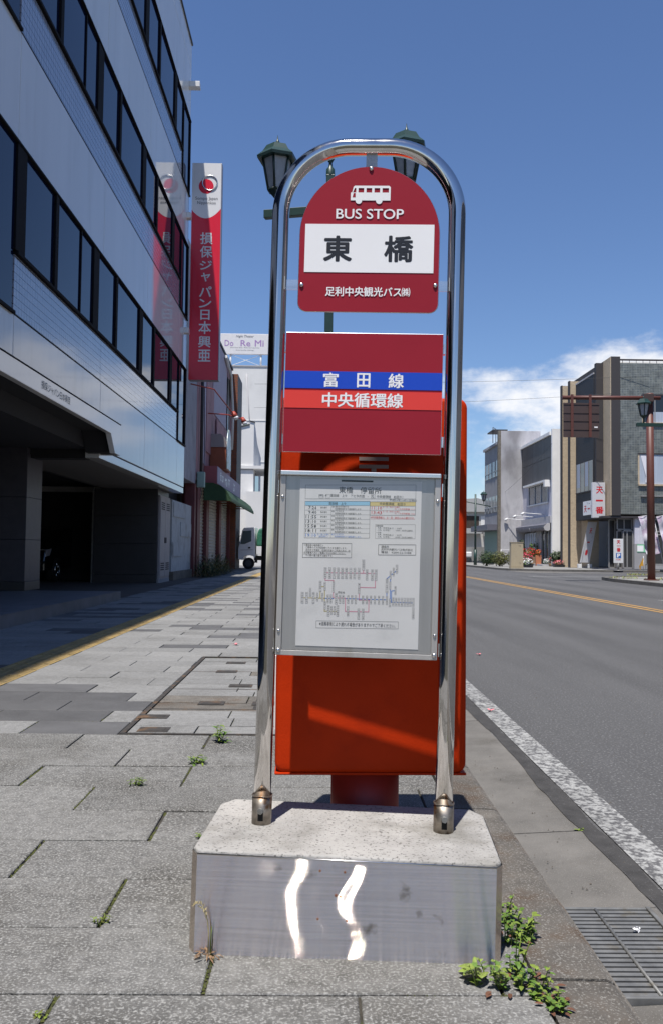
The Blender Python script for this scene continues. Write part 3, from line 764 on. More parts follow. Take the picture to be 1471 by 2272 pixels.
def PP(zx, zy):
    t = (zy - 82)/1370.0; L_ = 245 - 17*t; Rr = 1232 - 12*t
    u = (zx - L_)/(Rr - L_); top = 70 + 25*u; bot = 1443 + 19*u
    return pw0 + (pw1-pw0)*u, pz1 - (pz1-pz0)*(zy - top)/(bot - top)
PY = -.0088
def ptext(body, x0_, x1_, ya, yb_, m_, name='printed_text', bold=0.0, mb=None, dy=0.0):
    a_ = PP((x0_+x1_)/2, yb_); c_ = PP((x0_+x1_)/2, ya); l_ = PP(x0_, (ya+yb_)/2)[0]; r2 = PP(x1_, (ya+yb_)/2)[0]
    t_ = put_text(mb or MB(), body, l_, r2, a_[1], c_[1], FN(PY - .0002 - dy), bold, res=1)
    return t_ if mb else t_.build(name, m_, tcs)
def pline(mb, pts_, w=.0006, dy=0.0):
    P_ = [PP(*p) for p in pts_]
    for (xa, za), (xb, zb) in zip(P_, P_[1:]):
        dx, dz = xb - xa, zb - za; L_ = math.hypot(dx, dz) or 1; nx_, nz_ = -dz/L_*w/2, dx/L_*w/2; ex, ez = dx/L_*w/2, dz/L_*w/2
        mb.add([(xa+nx_-ex, PY - dy, za+nz_-ez), (xb+nx_+ex, PY - dy, zb+nz_+ez), (xb-nx_+ex, PY - dy, zb-nz_+ez), (xa-nx_-ex, PY - dy, za-nz_-ez)], [(0, 1, 2, 3)])
    return mb
def prect(mb, x0_, ya, x1_, yb_, w=.0006): return pline(mb, [(x0_, ya), (x1_, ya), (x1_, yb_), (x0_, yb_), (x0_, ya)], w, .0001)
def pfill(x0_, ya, x1_, yb_, m_, name):
    P_ = [PP(x0_, ya), PP(x1_, ya), PP(x1_, yb_), PP(x0_, yb_)]
    MB().add([(p[0], PY + .0001, p[1]) for p in P_], [(0, 1, 2, 3)]).build(name, m_, tcs)
pfill(290, 258, 814, 293, 'ink_sky', 'table_header'); pfill(816, 262, 1183, 297, 'ink_sand', 'table_header')
ptext('東橋　停留所', 562, 906, 140, 194, 'ink_black', 'timetable_title', .004)
ptext('(40)  41   富田線　上り　アピタ方面　-　72   中央循環線　右回り）', 400, 1082, 203, 231, 'ink_black')
ptext('平成26年10月1日現在', 970, 1192, 240, 258, 'ink_black')
ptext('富田線　上り', 482, 620, 264, 288, 'ink_black'); ptext('中央循環線　右回り', 893, 1102, 268, 292, 'ink_black')
fr_ = MB()
prect(fr_, 289, 124, 1184, 238); prect(fr_, 287, 258, 814, 560); prect(fr_, 815, 262, 1183, 372)
pline(fr_, [(287, 293), (814, 293)], .0005, .0001); pline(fr_, [(815, 297), (1183, 297)], .0005, .0001); pline(fr_, [(500, 293), (500, 560)], .0004, .0001)
for k in range(1, 7): pline(fr_, [(287, 293 + 38*k), (814, 293 + 38*k)], .0004, .0001)
pline(fr_, [(815, 333), (1183, 333)], .0004, .0001); prect(fr_, 862, 448, 1183, 563, .0004)
prect(fr_, 275, 605, 671, 722, .0008); prect(fr_, 889, 613, 1190, 697, .0009); prect(fr_, 395, 1240, 1058, 1297, .0006)
for x0_, x1_ in ((401, 437), (454, 488), (822, 856)): prect(fr_, x0_, 203, x1_, 231, .0004)
fr_.build('ruled_lines', 'ink_black', tcs)
for k, (t_, dst) in enumerate((('7:26', '東武足利市駅行き'), ('9:40', 'アピタ行き'), ('11:55', 'アピタ行き'), ('13:10', 'アピタ行き'), ('15:58', 'アピタ行き'), ('18:11', 'アピタ行き'), ('19:10', 'アピタ行き'))):
    y_ = 293 + 38*k; ink = 'ink_blue' if k == 6 else 'ink_black'
    x0_ = 296 if len(t_) == 5 else 317
    ptext(t_, x0_, 383, y_ + 4, y_ + 30, ink, 'departure_time')
    if k == 6: ptext('月〜金のみ運行', 392, 488, y_ + 3, y_ + 17, ink); ptext('（祝日除く）', 404, 478, y_ + 19, y_ + 35, ink)
    else: ptext('毎日運行', 415, 470, y_ + 9, y_ + 24, ink)
    ptext('40' if k in (0, 1, 4, 5) else '41', 505, 526, y_ + 2, y_ + 17, ink); ptext(dst, 531, 531 + 14*len(dst), y_ + 2, y_ + 16, ink)
    ptext('松田線松田町まで継続運行します。', 531, 748, y_ + 21, y_ + 36, ink)
for k, t_ in enumerate(('11:10', '13:43')):
    y_ = 297 + 37*k
    ptext(t_, 828, 912, y_ + 3, y_ + 29, 'ink_red', 'departure_time'); ptext('土・日・祝日のみ運行', 918, 1056, y_ + 1, y_ + 14, 'ink_red')
    ptext('72 ＪＲ足利駅着 11:19' if k == 0 else '72 ＪＲ足利駅着 13:52', 1014, 1180, y_ + 18, y_ + 32, 'ink_red')
ptext('※中央循環線は、土・日・祝日のみの運行です。', 820, 1176, 383, 402, 'ink_red'); pline(MB(), [(820, 403), (1178, 403)], .0005).build('underline', 'ink_red', tcs)
for k, t_ in enumerate(('普通旅客運賃', '大人（中学生以上）：200円', '小人（小学生）　：100円（幼児は無料）', '一日券', '大人（中学生以上）：500円', '小人（小学生）　：250円（幼児は無料）')):
    ind = k in (1, 2, 4, 5); x0_ = 880 if ind else 867
    ptext(t_, x0_, {0: 922, 1: 1071, 2: 1163, 3: 908, 4: 1071, 5: 1163}[k], 452 + 18.5*k, 466 + 18.5*k, 'ink_black')
for k, (t_, a_, c_) in enumerate((('＜富田線の継続運行＞', 284, 444), ('ご乗車のバスが松田線へそのまま運行します。', 300, 632), ('足利赤十字病院・松田町方面へご利用の方は、終', 300, 660), ('点到着後バスにご乗車のままお待ちください。', 284, 624), ('その際の乗り継ぎは無料です。', 300, 520))):
    ptext(t_, a_, c_, 611 + 21.6*k, 628 + 21.6*k, 'ink_black', bold=.006)
ul = MB(); pline(ul, [(300, 673), (660, 674)], .0005); pline(ul, [(282, 694), (624, 695)], .0005); ul.build('underline', 'ink_black', tcs)
for t_, a_, c_, y_ in (('連絡先', 911, 974, 620), ('足利中央観光バス株式会社', 911, 1166, 643), ('電話：0284-22-0088', 911, 1154, 666)): ptext(t_, a_, c_, y_, y_ + 20, 'ink_black', bold=.006)
ptext('※道路事情により遅れる場合がありますのでご了承ください。', 421, 1036, 1252, 1284, 'ink_black', bold=.006)
ptext('現在地', 566, 621, 997, 1016, 'ink_black')
# route diagram: coloured lines, then the little upright stop boxes
for m_, w_, pl in (('ink_pink', .0018, [[(463, 845), (872, 848)], [(463, 890), (463, 908), (530, 908), (530, 920)], [(530, 1000), (530, 1050), (628, 1052), (628, 1160), (818, 1162), (818, 1070)], [(868, 905), (868, 965), (745, 963), (738, 1040), (738, 1066), (830, 1066)], [(770, 820), (770, 845)]]),
                 ('ink_blue', .0018, [[(463, 1055), (530, 1056)], [(628, 1055), (962, 1062)], [(962, 1030), (962, 890), (988, 866), (1040, 822)], [(990, 860), (990, 1070)], [(1000, 1082), (1000, 990), (1026, 987)], [(990, 1080), (1178, 1085)]]),
                 ('ink_mustard', .0018, [[(280, 1052), (460, 1055)], [(424, 1050), (424, 960), (456, 960)], [(460, 985), (460, 1160), (490, 1160)], [(490, 1160), (560, 1160)]])):
    mb_ = MB()
    for p_ in pl: pline(mb_, p_, w_, .00005)
    mb_.build('route_line', m_, tcs)
boxes = [(279, 1008, 1096, 20), (315, 1008, 1096, 20), (343, 973, 1040, 14), (369, 1008, 1098, 18), (401, 1012, 1078, 14), (424, 914, 1000, 18), (443, 1012, 1078, 12), (461, 924, 990, 14), (464, 1080, 1145, 14), (487, 1026, 1092, 14), (511, 1026, 1092, 14), (530, 918, 1005, 14), (553, 1012, 1100, 20),
         (583, 1028, 1094, 16), (609, 1028, 1094, 14), (650, 1030, 1094, 14), (681, 1030, 1094, 14), (711, 1030, 1096, 14), (770, 1032, 1096, 14), (801, 1032, 1096, 14), (833, 1032, 1096, 14), (866, 1032, 1096, 14), (899, 1032, 1098, 14), (931, 1034, 1098, 14), (963, 1036, 1100, 14), (988, 1054, 1118, 14),
         (1015, 1044, 1110, 14), (1038, 1046, 1110, 13), (1061, 1046, 1110, 13), (1085, 1046, 1112, 13), (1108, 1046, 1112, 13), (1131, 1046, 1112, 13), (1154, 1046, 1112, 13), (1177, 1046, 1112, 14), (1177, 1124, 1214, 18), (1031, 952, 1018, 12), (1040, 778, 844, 16), (1014, 802, 868, 12), (990, 828, 894, 12), (988, 914, 978, 12), (962, 892, 1005, 18),
         (463, 803, 890, 20), (499, 803, 890, 20), (533, 805, 892, 20), (566, 805, 892, 18), (600, 806, 892, 20), (632, 806, 892, 18), (666, 806, 893, 18), (699, 806, 893, 18), (734, 806, 894, 18), (770, 738, 822, 20), (799, 818, 902, 16), (842, 818, 904, 18), (872, 818, 906, 20), (737, 930, 1014, 16), (650, 1118, 1196, 16), (737, 1138, 1224, 18), (772, 1138, 1226, 18), (493, 1112, 1200, 18), (517, 1120, 1186, 12), (541, 1120, 1186, 14), (566, 1112, 1200, 18)]
bx_w = MB(); bx_l = MB(); bx_t = MB()
pool = '足利駅前通町橋東西南北大久保富田松本山川辺上下中央病院市役所学校'
for i, (cx, ya, yb_, w_) in enumerate(boxes):
    P_ = [PP(cx - w_/2, ya), PP(cx + w_/2, ya), PP(cx + w_/2, yb_), PP(cx - w_/2, yb_)]
    bx_w.add([(p[0], PY - .0001, p[1]) for p in P_], [(0, 1, 2, 3)])
    pline(bx_l, [(cx - w_/2, ya), (cx + w_/2, ya), (cx + w_/2, yb_), (cx - w_/2, yb_), (cx - w_/2, ya)], .0004, .0002)
    n_ = max(3, int((yb_ - ya)/15)); st = (yb_ - ya - 8)/n_
    for k in range(n_): ptext(pool[(i*5 + k*7) % len(pool)], cx - w_*.33, cx + w_*.33, ya + 5 + st*k, ya + 3 + st*(k + .9), None, mb=bx_t, dy=.0001)
bx_w.build('stop_boxes', 'paper', tcs); bx_l.build('stop_box_outlines', 'ink_black', tcs); bx_t.build('stop_box_names', 'ink_black', tcs)
for z in (1.045, .655):
    for xa in (-.2000, .2025): MB().box(xa - .001, xa + .0015, -.012, .008, z - .016, z + .016).build('hinge_clip', 'steel_bright', tcs)

# ------------------------------------------------------------------ the post box behind it
pb = thing('post_box', 'orange red street post box on a round leg behind the bus stop', 'post box', (.147, 2.365, 0), R(1.2))
PW, PD = .2595, .42
def rrect(x0_, x1_, z0_, z1_, r, n=6): return arc(x1_-r, z1_-r, r, 0, 90, n) + arc(x0_+r, z1_-r, r, 90, 180, n) + arc(x0_+r, z0_+r, r, 180, 270, n) + arc(x1_-r, z0_+r, r, 270, 360, n)
body = MB().prism(rrect(-PW, PW, .288, 1.318, .028), 'y', 0, PD).build('body', 'post_red', pb, .014, 4)
for p in body.data.polygons: p.use_smooth = True
try: body.data.set_sharp_from_angle(angle=R(30))
except Exception: pass
MB().prism([(-PW - .0005, .284), (PW + .0005, .284), (PW + .0005, .291), (-PW - .0005, .291)], 'y', -.001, PD + .001).build('bottom_flange', 'post_red', pb, .004)
MB().cyl((-.005, .15, .0), (-.005, .15, .29), .097, n=40).build('leg', 'post_leg', pb)
MB().lathe([(.13, 0), (.13, .012), (.10, .02), (.097, .02)], (-.005, .15, 0), 40).build('foot_plate', 'post_leg', pb)
mk = MB().box(-.0405, .0405, -.0022, .002, 1.139, 1.149).box(-.0405, .0405, -.0022, .002, 1.1180, 1.1280).box(-.0065, .0065, -.0022, .002, 1.045, 1.1185)
mk.build('postal_mark', 'post_mark', pb)
MB().box(-.20, .20, -.004, .004, .985, 1.03).build('slot_hood', 'post_red', pb, .002)
MB().cyl((.2375, .01, 1.135), (.2375, -.006, 1.135), .011, n=16).build('lock_cover', 'post_red', pb)
MB().box(-.2625, -.2600, .03, .36, .40, .60).build('notice_sticker', 'sign_white', pb)

# ------------------------------------------------------------------ office building on the left
ob = thing('office_building', 'white enamel panelled office building with dark ribbon windows', 'building', (-3.8, 4.0, 0))
FX = 0.0                                  # local x of the facade plane; local y = world y - 4
def Yl(y): return y - 4.0
Y_END = 24.15
joints = [-6.2, -2.0, 2.2, 6.4, 10.6, 14.85, 18.65, 22.9, Y_END]
levels = [(3.77, 4.57, 5.91, 7.34), (7.34, 8.15, 9.41, 10.9), (10.9, 11.67, 13.05, 15.30)]
# core behind the panels (upper storeys) and ground-floor volumes
box('core_wall', 'joint_dark', ob, -14, -.20, Yl(-6.2), Yl(Y_END) - .02, 2.60, 15.1)
box('end_wall', 'enamel_white', ob, -14, -.19, Yl(Y_END) - .015, Yl(Y_END), 2.45, 15.3)
box('parapet_cap', 'parapet_dark', ob, -14, .03, Yl(-6.2), Yl(Y_END) + .03, 15.305, 15.36)
for i, (y0, y1) in enumerate(zip(joints, joints[1:])):
    a_, c_ = Yl(y0) + .006, Yl(y1) - .006
    if y0 >= 14.8: box('wall_panel', 'enamel_white', ob, -.185, 0, a_, c_, 2.62, 3.765, .006)
    else: box('wall_panel', 'enamel_white', ob, -.185, 0, a_, c_, 2.90, 3.765, .006)
    box('wall_panel', 'enamel_white', ob, -.185, 0, a_, c_, 5.945, 7.335, .006)
    box('wall_panel', 'enamel_white', ob, -.185, 0, a_, c_, 9.445, 10.895, .006)
    box('wall_panel', 'enamel_white', ob, -.185, 0, a_, c_, 13.085, 14.62, .006)
    box('wall_panel', 'enamel_white', ob, -.185, 0, a_, c_, 14.63, 15.30, .006)
    for (zb, zs, zh, zt) in levels:
        if 10.5 <= y0 < 22.8: box('tile_strip', 'tile_strip', ob, -.185, -.012, a_, c_, zb + .014, zs - .05)
# lower fascia rail
box('fascia_rail', 'canopy_white', ob, -.25, -.010, Yl(14.9), Yl(Y_END), 2.45, 2.595, .004)
# windows: mullion pattern repeats every 3.65 m
for (zb, zs, zh, zt) in levels:
    for nm, y0, y1 in (('window_sill', 10.6, 22.9),):
        box('window_sill', 'frame_black', ob, -.185, .035, Yl(y0), Yl(y1), zs - .045, zs, .004)
    box('window_head', 'frame_black', ob, -.185, .03, Yl(-6.2), Yl(Y_END) + .02, zh, zh + .032, .003)
    box('strip_rail', 'frame_black', ob, -.185, .004, Yl(10.6), Yl(22.9), zb - .004, zb + .012)
    box('low_sill', 'frame_black', ob, -.185, .035, Yl(22.9), Yl(Y_END) + .02, zb - .012, zb + .03, .003)
    box('low_sill', 'frame_black', ob, -.185, .035, Yl(-6.2), Yl(10.56), zb - .012, zb + .03, .003)
    cuts = []
    y = -4.05
    while y < 22.5:
        cuts.append((y, y + .34, .016)); cuts.append((y + 1.56, y + 1.70, .020)); y += 3.65
    cuts = [c for c in cuts if c[1] < 23.0]
    cuts = [(-6.2, -6.1, .016)] + cuts + [(22.93, 22.99, .016), (24.06, Y_END + .02, .02)]
    for c0, c1, pr in cuts:
        low = c0 > 22.8 or c0 < 10.2
        box('mullion', 'frame_black', ob, -.18, pr, Yl(c0), Yl(c1), (zb + .03) if low else zs, zh - .001, .004)
    for (p0, p1) in zip(cuts, cuts[1:]):
        a_, c_ = p0[1], p1[0]
        if c_ - a_ < .1: continue
        low = a_ > 22.8 or c_ < 10.6
        z0 = zb + .03 if low else zs
        gl = MB().box(-.06, 0, -(c_ - a_)/2, (c_ - a_)/2, z0, zh).build('window_pane', 'office_glass', ob)
        gl.location = (-.014, Yl((a_ + c_)/2), 0); gl.rotation_euler = (0, 0, rnd.uniform(-.004, .004))
        MB().box(-.0115, .006, Yl(a_), Yl(a_) + .03, z0, zh).build('frame_stile', 'frame_black', ob)
        if c_ - a_ > 1.3 and a_ < 13.5: MB().box(-.0115, .006, Yl(a_ + .62*(c_ - a_)), Yl(a_ + .62*(c_ - a_)) + .04, z0, zh).build('frame_stile', 'frame_black', ob)
# entrance canopy: deeper white box with the company name
MB().prism([(Yl(-6.2), 2.80), (Yl(14.30), 2.80), (Yl(14.62), 2.50), (Yl(15.0), 2.50), (Yl(15.0), 3.03), (Yl(-6.2), 3.03)], 'x', .24, .33).build('canopy_face', 'canopy_white', ob, .006)
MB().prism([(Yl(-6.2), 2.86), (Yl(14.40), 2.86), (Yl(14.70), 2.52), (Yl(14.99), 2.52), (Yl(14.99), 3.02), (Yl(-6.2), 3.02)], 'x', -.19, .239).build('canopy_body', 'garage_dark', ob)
box('canopy_end', 'canopy_white', ob, -.185, .238, Yl(14.992), Yl(15.0), 2.50, 3.028)
box('canopy_flashing', 'frame_black', ob, -.18, .336, Yl(-6.2), Yl(15.01), 3.031, 3.045)
box('canopy_step', 'garage_dark', ob, -2.6, -.26, Yl(14.95), Yl(15.25), 2.44, 2.90)
box('soffit', 'soffit', ob, -6.0, -.19, Yl(-6.2), Yl(14.95), 2.895, 2.96)
box('soffit', 'soffit', ob, -1.8, -.19, Yl(15.25), Yl(Y_END), 2.452, 2.60)
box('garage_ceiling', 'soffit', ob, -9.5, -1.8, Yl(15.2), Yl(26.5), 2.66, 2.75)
box('lintel', 'dark_granite', ob, -1.9, -1.78, Yl(15.3), Yl(23.2), 2.46, 2.66)
TEXT_IN[0] = Vector((-1, 0, 0))
put_text(MB(), '損保ジャパン日本興亜', Yl(10.70), Yl(11.94), 2.868, 2.975, lambda u, v: (.3345, u, v), .0).build('name_lettering', 'letter_grey', ob)
TEXT_IN[0] = Vector((0, 1, 0))
# pillar, side wall, lockers, entrance step
for z0, z1 in ((.152, .30), (.305, 1.02), (1.025, 1.75), (1.755, 2.50)):
    box('pillar_stone', 'pillar_stone' if z0 > .2 else 'dark_granite', ob, -2.2, -1.2 + (.004 if z0 < .2 else 0), Yl(14.8), Yl(15.6), z0, z1, .003)
box('pillar_top', 'pillar_stone', ob, -2.2, -1.21, Yl(14.8), Yl(15.6), 2.5, 2.9)
for z0, z1 in ((0, .22), (.225, 1.02), (1.025, 1.75), (1.755, 2.452)):
    box('side_wall_stone', 'dark_granite', ob, -2.05, -.40, Yl(22.5) - (.01 if z0 == 0 else 0), Yl(24.1), z0, z1, .003)
box('garage_door_rail', 'galvanised', ob, -2.09, -2.055, Yl(22.46), Yl(22.52), 0, 2.46)
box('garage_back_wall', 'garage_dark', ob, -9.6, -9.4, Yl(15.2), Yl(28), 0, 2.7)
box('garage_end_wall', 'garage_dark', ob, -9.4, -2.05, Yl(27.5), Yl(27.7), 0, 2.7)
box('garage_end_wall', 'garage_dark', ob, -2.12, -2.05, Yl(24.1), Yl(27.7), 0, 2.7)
box('entrance_wall', 'dark_granite', ob, -6.0, -5.9, Yl(-6.2), Yl(15.6), .152, 2.9)
box('entrance_wall', 'dark_granite', ob, -5.9, -2.2, Yl(15.45), Yl(15.6), .152, 2.9)
lk = MB().box(-.398, -.35, Yl(22.56), Yl(24.06), .10, 2.30).build('meter_cupboard', 'locker_paint', ob, .004)
for k in range(2):
    y0 = Yl(22.60) + .73*k
    d_ = box('door', 'locker_paint', lk, -.349, -.335, y0, y0 + .70, .16, 2.26, .003)
    for z in (.33, 1.93):
        for q in range(4): box('louvre', 'joint_dark', lk, -.334, -.330, y0 + .10, y0 + .58, z + .055*q, z + .03 + .055*q)
    box('latch', 'frame_black', lk, -.334, -.320, y0 + (.60 if k == 0 else .05), y0 + (.65 if k == 0 else .10), 1.05, 1.20)
box('cupboard_base', 'concrete_grey', ob, -.42, -.345, Yl(22.52), Yl(24.08), 0, .10)
plinth = box('entrance_step', 'plinth_stone', ob, -6.0, .38, Yl(-6.2), Yl(15.05), -.02, .150, .006)
for k in range(14): box('step_tile', 'plinth_stone', ob, -.02, .386, Yl(2.2) + .9*k + .004, min(Yl(2.2) + .9*k + .896, Yl(15.05)), .1505, .158, .003)
dp = MB().add([(-13.2, 15.07, .003), (-3.55, 15.07, .003), (-3.55, 29, .003), (-13.2, 29, .003)], [(0, 1, 2, 3)]).build('forecourt', 'dark_paving')
tag(dp, 'dark paved forecourt in front of the garage opening', 'forecourt', kind='structure')
# sign brackets
for z in (7.0, 10.25, 14.0):
    br_ = box('sign_bracket', 'enamel_white', ob, .0, .30 if z > 12 else .12, Yl(23.75), Yl(23.98), z - .11, z + .05, .01)

# blade sign
bl = thing('blade_sign', 'tall red and white blade sign projecting from the office building', 'sign', (-3.70, 24.0, 5.62))
BW, BH = .82, 6.20
box('casing', 'blade_side', bl, 0, BW + .02, .012, .26, 0, BH, .01)
wave = [(BW*i/20, 4.68 + .26*(2*i/20 - 1)**2 - .10 + .04*(i/20)) for i in range(21)]
MB().prism([(0, .01)] + [(p[0], p[1]) for p in wave] + [(BW, .01)], 'y', 0, .0118).build('red_face', 'blade_red', bl)
MB().prism([(0, BH - .01), ] + [(p[0], p[1] + .004) for p in wave] + [(BW, BH - .01)], 'y', 0, .0118).build('white_face', 'blade_white', bl)
chars = '損保ジャパン日本興亜'
ytop = [515, 545, 578, 605, 635, 663, 687, 712, 745, 775]; ybot = [543, 573, 600, 626, 660, 684, 711, 742, 772, 803]
for ch, a_, c_ in zip(chars, ytop, ybot):
    z1 = (843 - a_)/483.0*6.2; z0 = (843 - c_)/483.0*6.2
    hw_ = .175 if ch not in 'ャ日' else .13
    put_text(MB(), ch, .43 - hw_, .43 + hw_, z0 + .01, z1 - .01, lambda u, v: (u, -.004, v), .016).build('company_lettering', 'blade_white', bl)
put_text(MB(), 'Sompo Japan', .10, .73, 5.10, 5.22, lambda u, v: (u, -.004, v), .0).build('name_lettering', 'letter_grey', bl)
put_text(MB(), 'Nipponkoa', .16, .68, 4.98, 5.09, lambda u, v: (u, -.004, v), .0).build('name_lettering', 'letter_grey', bl)
MB().prism([(.40 + .21*math.cos(t), 5.52 + .21*math.sin(t)) for t in [2*math.pi*i/32 for i in range(32)]], 'y', -.004, -.001).build('logo_disc', 'blade_red', bl)
MB().tube([(.50 + .21*math.cos(t), -.008, 5.62 + .21*math.sin(t)) for t in [2*math.pi*i/40 for i in range(40)]], .018, 8, closed=True).build('logo_ring', 'steel_bright', bl)

# car in the garage, nose towards us
car = thing('parked_car', 'dark car parked in the shade of the office garage', 'car', (-7.75, 22.9, 0))
prof = [(-.95, .30), (-1.0, .55), (-.90, .82), (.05, 1.00), (.75, 1.45), (2.5, 1.50), (3.2, 1.05), (3.45, .95), (3.5, .35)]
MB().prism(prof, 'x', -.84, .84).build('body', 'car_paint', car, .06, 3)
MB().prism([(.16, 1.02), (.80, 1.40), (2.4, 1.44), (3.0, 1.05)], 'x', -.85, .85).build('side_glass', 'window_dark', car)
for sx in (-1, 1):
    h = MB().prism([(-.93, .66), (-.86, .84), (-.45, .88), (-.62, .68)], 'x', .48*sx, .86*sx).build('headlight', 'lamp_glass', car, .02)
    for wy in (0, 2.55):
        w = MB().cyl((.66*sx, wy, .31), (.86*sx, wy, .31), .31, n=24).build('wheel', 'rubber', car)
        for k in range(6):
            t = math.pi/3*k
            MB().cyl((.865*sx, wy + .05*math.cos(t), .31 + .05*math.sin(t)), (.870*sx, wy + .20*math.cos(t), .31 + .20*math.sin(t)), .022, n=6).build('spoke', 'chrome', w)
        MB().tube([(.866*sx, wy + .21*math.cos(t), .31 + .21*math.sin(t)) for t in [2*math.pi*i/24 for i in range(24)]], .016, 6, closed=True).build('rim', 'chrome', w)
box('bumper', 'car_paint', car, -.86, .86, -1.04, -.9, .28, .52, .04)

# ------------------------------------------------------------------ row of older buildings beyond
gb = thing('grey_clad_building', 'narrow grey building with ribbed cladding beside the office', 'building', (-4.1, 24.25, 0))
box('wall', 'ribbed_grey', gb, -8, -.03, .02, 4.3, 3.05, 10.4)
for i in range(15): box('cladding_rib', 'ribbed_grey', gb, -.03, 0, .04 + .285*i, .04 + .285*i + .24, 3.05, 10.4, .01)
box('dark_passage', 'garage_dark', gb, -8, -.6, .02, 4.3, 0, 3.05)
box('old_wall', 'old_wall', gb, -.5, -.08, .35, 4.0, .25, 2.30)
for z, y0, y1 in ((.9, .40, 2.1), (1.5, 1.8, 3.9), (2.05, .5, 2.6)): box('patched_board', 'old_wall', gb, -.08, -.055, y0, y1, z - .22, z + .2)
box('wall_footing', 'concrete_mossy', gb, -.55, -.02, .35, 4.0, 0, .25)
box('door_post', 'trim_red', gb, -.3, .02, 4.02, 4.32, 0, 3.05)

sb = thing('pink_shop', 'shuttered pink shop with green awning and weeds in front', 'shop', (-4.1, 28.6, 0))
SY = lambda y: y - 28.6
box('wall', 'wall_pink', sb, -8, 0, SY(28.6), SY(39.6), 3.2, 9.15)
box('lilac_wall', 'wall_lilac', sb, 0, .03, SY(29.9), SY(30.6), 3.9, 9.0)
box('lilac_wall', 'wall_lilac', sb, 0, .03, SY(32.6), SY(37.2), 6.1, 9.1)
for i in range(8): box('board', 'wall_pink', sb, 0, .05, SY(30.7) + .26*i, SY(30.7) + .26*i + .24, 4.4, 6.9)
for i in range(9): box('board', 'wall_pink', sb, .03, .08, SY(33.6) + .38*i, SY(33.6) + .38*i + .35, 3.9, 6.0)
box('window', 'window_dark', sb, .0, .04, SY(31.6), SY(32.4), 7.3, 8.5)
box('window', 'window_dark', sb, .03, .06, SY(37.4), SY(38.5), 5.4, 8.4)
MB().tube([(.10, SY(36.0), 9.0), (.12, SY(38.0), 8.6), (.14, SY(38.9), 7.0), (.12, SY(38.8), 5.4)], .07, 8).build('vent_duct', 'far_white', sb)
box('roof_cap', 'parapet_dark', sb, -8, .06, SY(28.6), SY(39.6), 9.15, 9.25)
box('ground_floor_back', 'interior_dark', sb, -8, -.5, SY(28.6), SY(39.6), 0, 3.2)
for y0, y1 in ((28.9, 29.6), (31.3, 32.0), (35.3, 36.0), (39.2, 39.6)): box('pillar', 'trim_red', sb, -.5, .03, SY(y0), SY(y1), 0, 3.2)
for y0, y1 in ((29.6, 31.3), (32.0, 35.3), (36.0, 39.2)):
    sh = box('shutter', 'shutter_cream', sb, -.20, -.12, SY(y0), SY(y1), 0, 3.2)
    for k in range(26): MB().cyl((-.12, SY(y0), .06 + .12*k), (-.12, SY(y1), .06 + .12*k), .035, n=6).build('slat', 'shutter_cream', sh)
bnd = box('sign_band', 'sign_band_side', sb, .0, .46, SY(30.6), SY(39.4), 3.22, 3.86)
box('band_face', 'wall_lilac', bnd, .462, .48, SY(30.6), SY(39.4), 3.24, 3.84)
def strokes(parent, name, m_, fn, u0, u1, v0, v1, seed, n=7):
    """a worn character that can no longer be read: a few upright and level strokes"""
    q = random.Random(seed); w = u1 - u0; h = v1 - v0; mb = MB()
    for k in range(n):
        if k % 2: a0 = u0 + q.uniform(0, .35)*w; a1 = a0 + q.uniform(.4, .65)*w; b0 = v0 + q.uniform(.05, .9)*h; b1 = b0 + .10*h
        else: a0 = u0 + q.uniform(.05, .85)*w; a1 = a0 + .10*w; b0 = v0 + q.uniform(0, .4)*h; b1 = b0 + q.uniform(.35, .6)*h
        d = .0004*k
        mb.add([fn(a0, b0, d), fn(a1, b0, d), fn(a1, b1, d), fn(a0, b1, d)], [(0, 1, 2, 3)])
    return mb.build(name, m_, parent)
for k, (u0, u1) in enumerate(((31.4, 31.9), (32.0, 32.5), (33.0, 33.9), (34.1, 35.0), (36.2, 37.0))):
    strokes(bnd, 'band_lettering', 'blade_white', lambda u, v, d: (.484 + d, u, v), SY(u0), SY(u1), 3.34, 3.74, 40 + k)
aw = MB()
prof = [(.02, 3.25), (.35, 3.24), (.62, 3.14), (.84, 2.96), (.98, 2.72), (1.0, 2.62)]
n_ = len(prof)
aw.prism(prof + [(p[0] - .03, p[1] - .03) for p in prof[::-1]], 'y', SY(30.4), SY(41.0))
aw.add([(p[0], SY(30.41), p[1] - .01) for p in prof] + [(.02, SY(30.41), 2.62)], [tuple(range(n_ + 1))])
aw.build('awning', 'awning_green', sb)
for y in (32.5, 34.5, 36.5, 38.5): MB().tube([(.0, SY(y), 2.75), (.95, SY(y), 2.70)], .02, 6).build('awning_arm', 'rust', sb)
MB().tube([(.93, SY(30.5), 2.66), (.93, SY(40.9), 2.66)], .02, 6).build('awning_bar', 'rust', sb)
pier = box('brick_pier', 'brick_dark', sb, -.4, .28, SY(39.62), SY(41.8), 0, 9.0)
box('pier_face', 'brick_orange', sb, -.4, .279, SY(39.60), SY(39.615), 0, 9.0)
MB().cyl((.10, SY(29.1), 3.2), (.10, SY(29.1), 7.6), .055, n=10).build('down_pipe', 'pipe_dark', sb)
MB().tube([(.16, SY(29.3), 3.3), (.17, SY(29.35), 4.2), (.13, SY(29.5), 5.2), (.10, SY(29.6), 6.5)], .015, 5).build('cable', 'wire', sb)

mb_ = thing('meter_box', 'pale green meter box on the corner of the pink shop', 'meter box', (-3.95, 28.75, 2.95))
box('housing', 'meter_green', mb_, -.13, .13, -.10, .10, 0, .52, .02)
box('door', 'meter_green', mb_, -.10, .10, -.112, -.101, .05, .46, .01)
MB().tube([(0, 0, -.01), (.02, 0, -.25), (-.03, .02, -.4)], .012, 5).build('cable', 'wire', mb_)

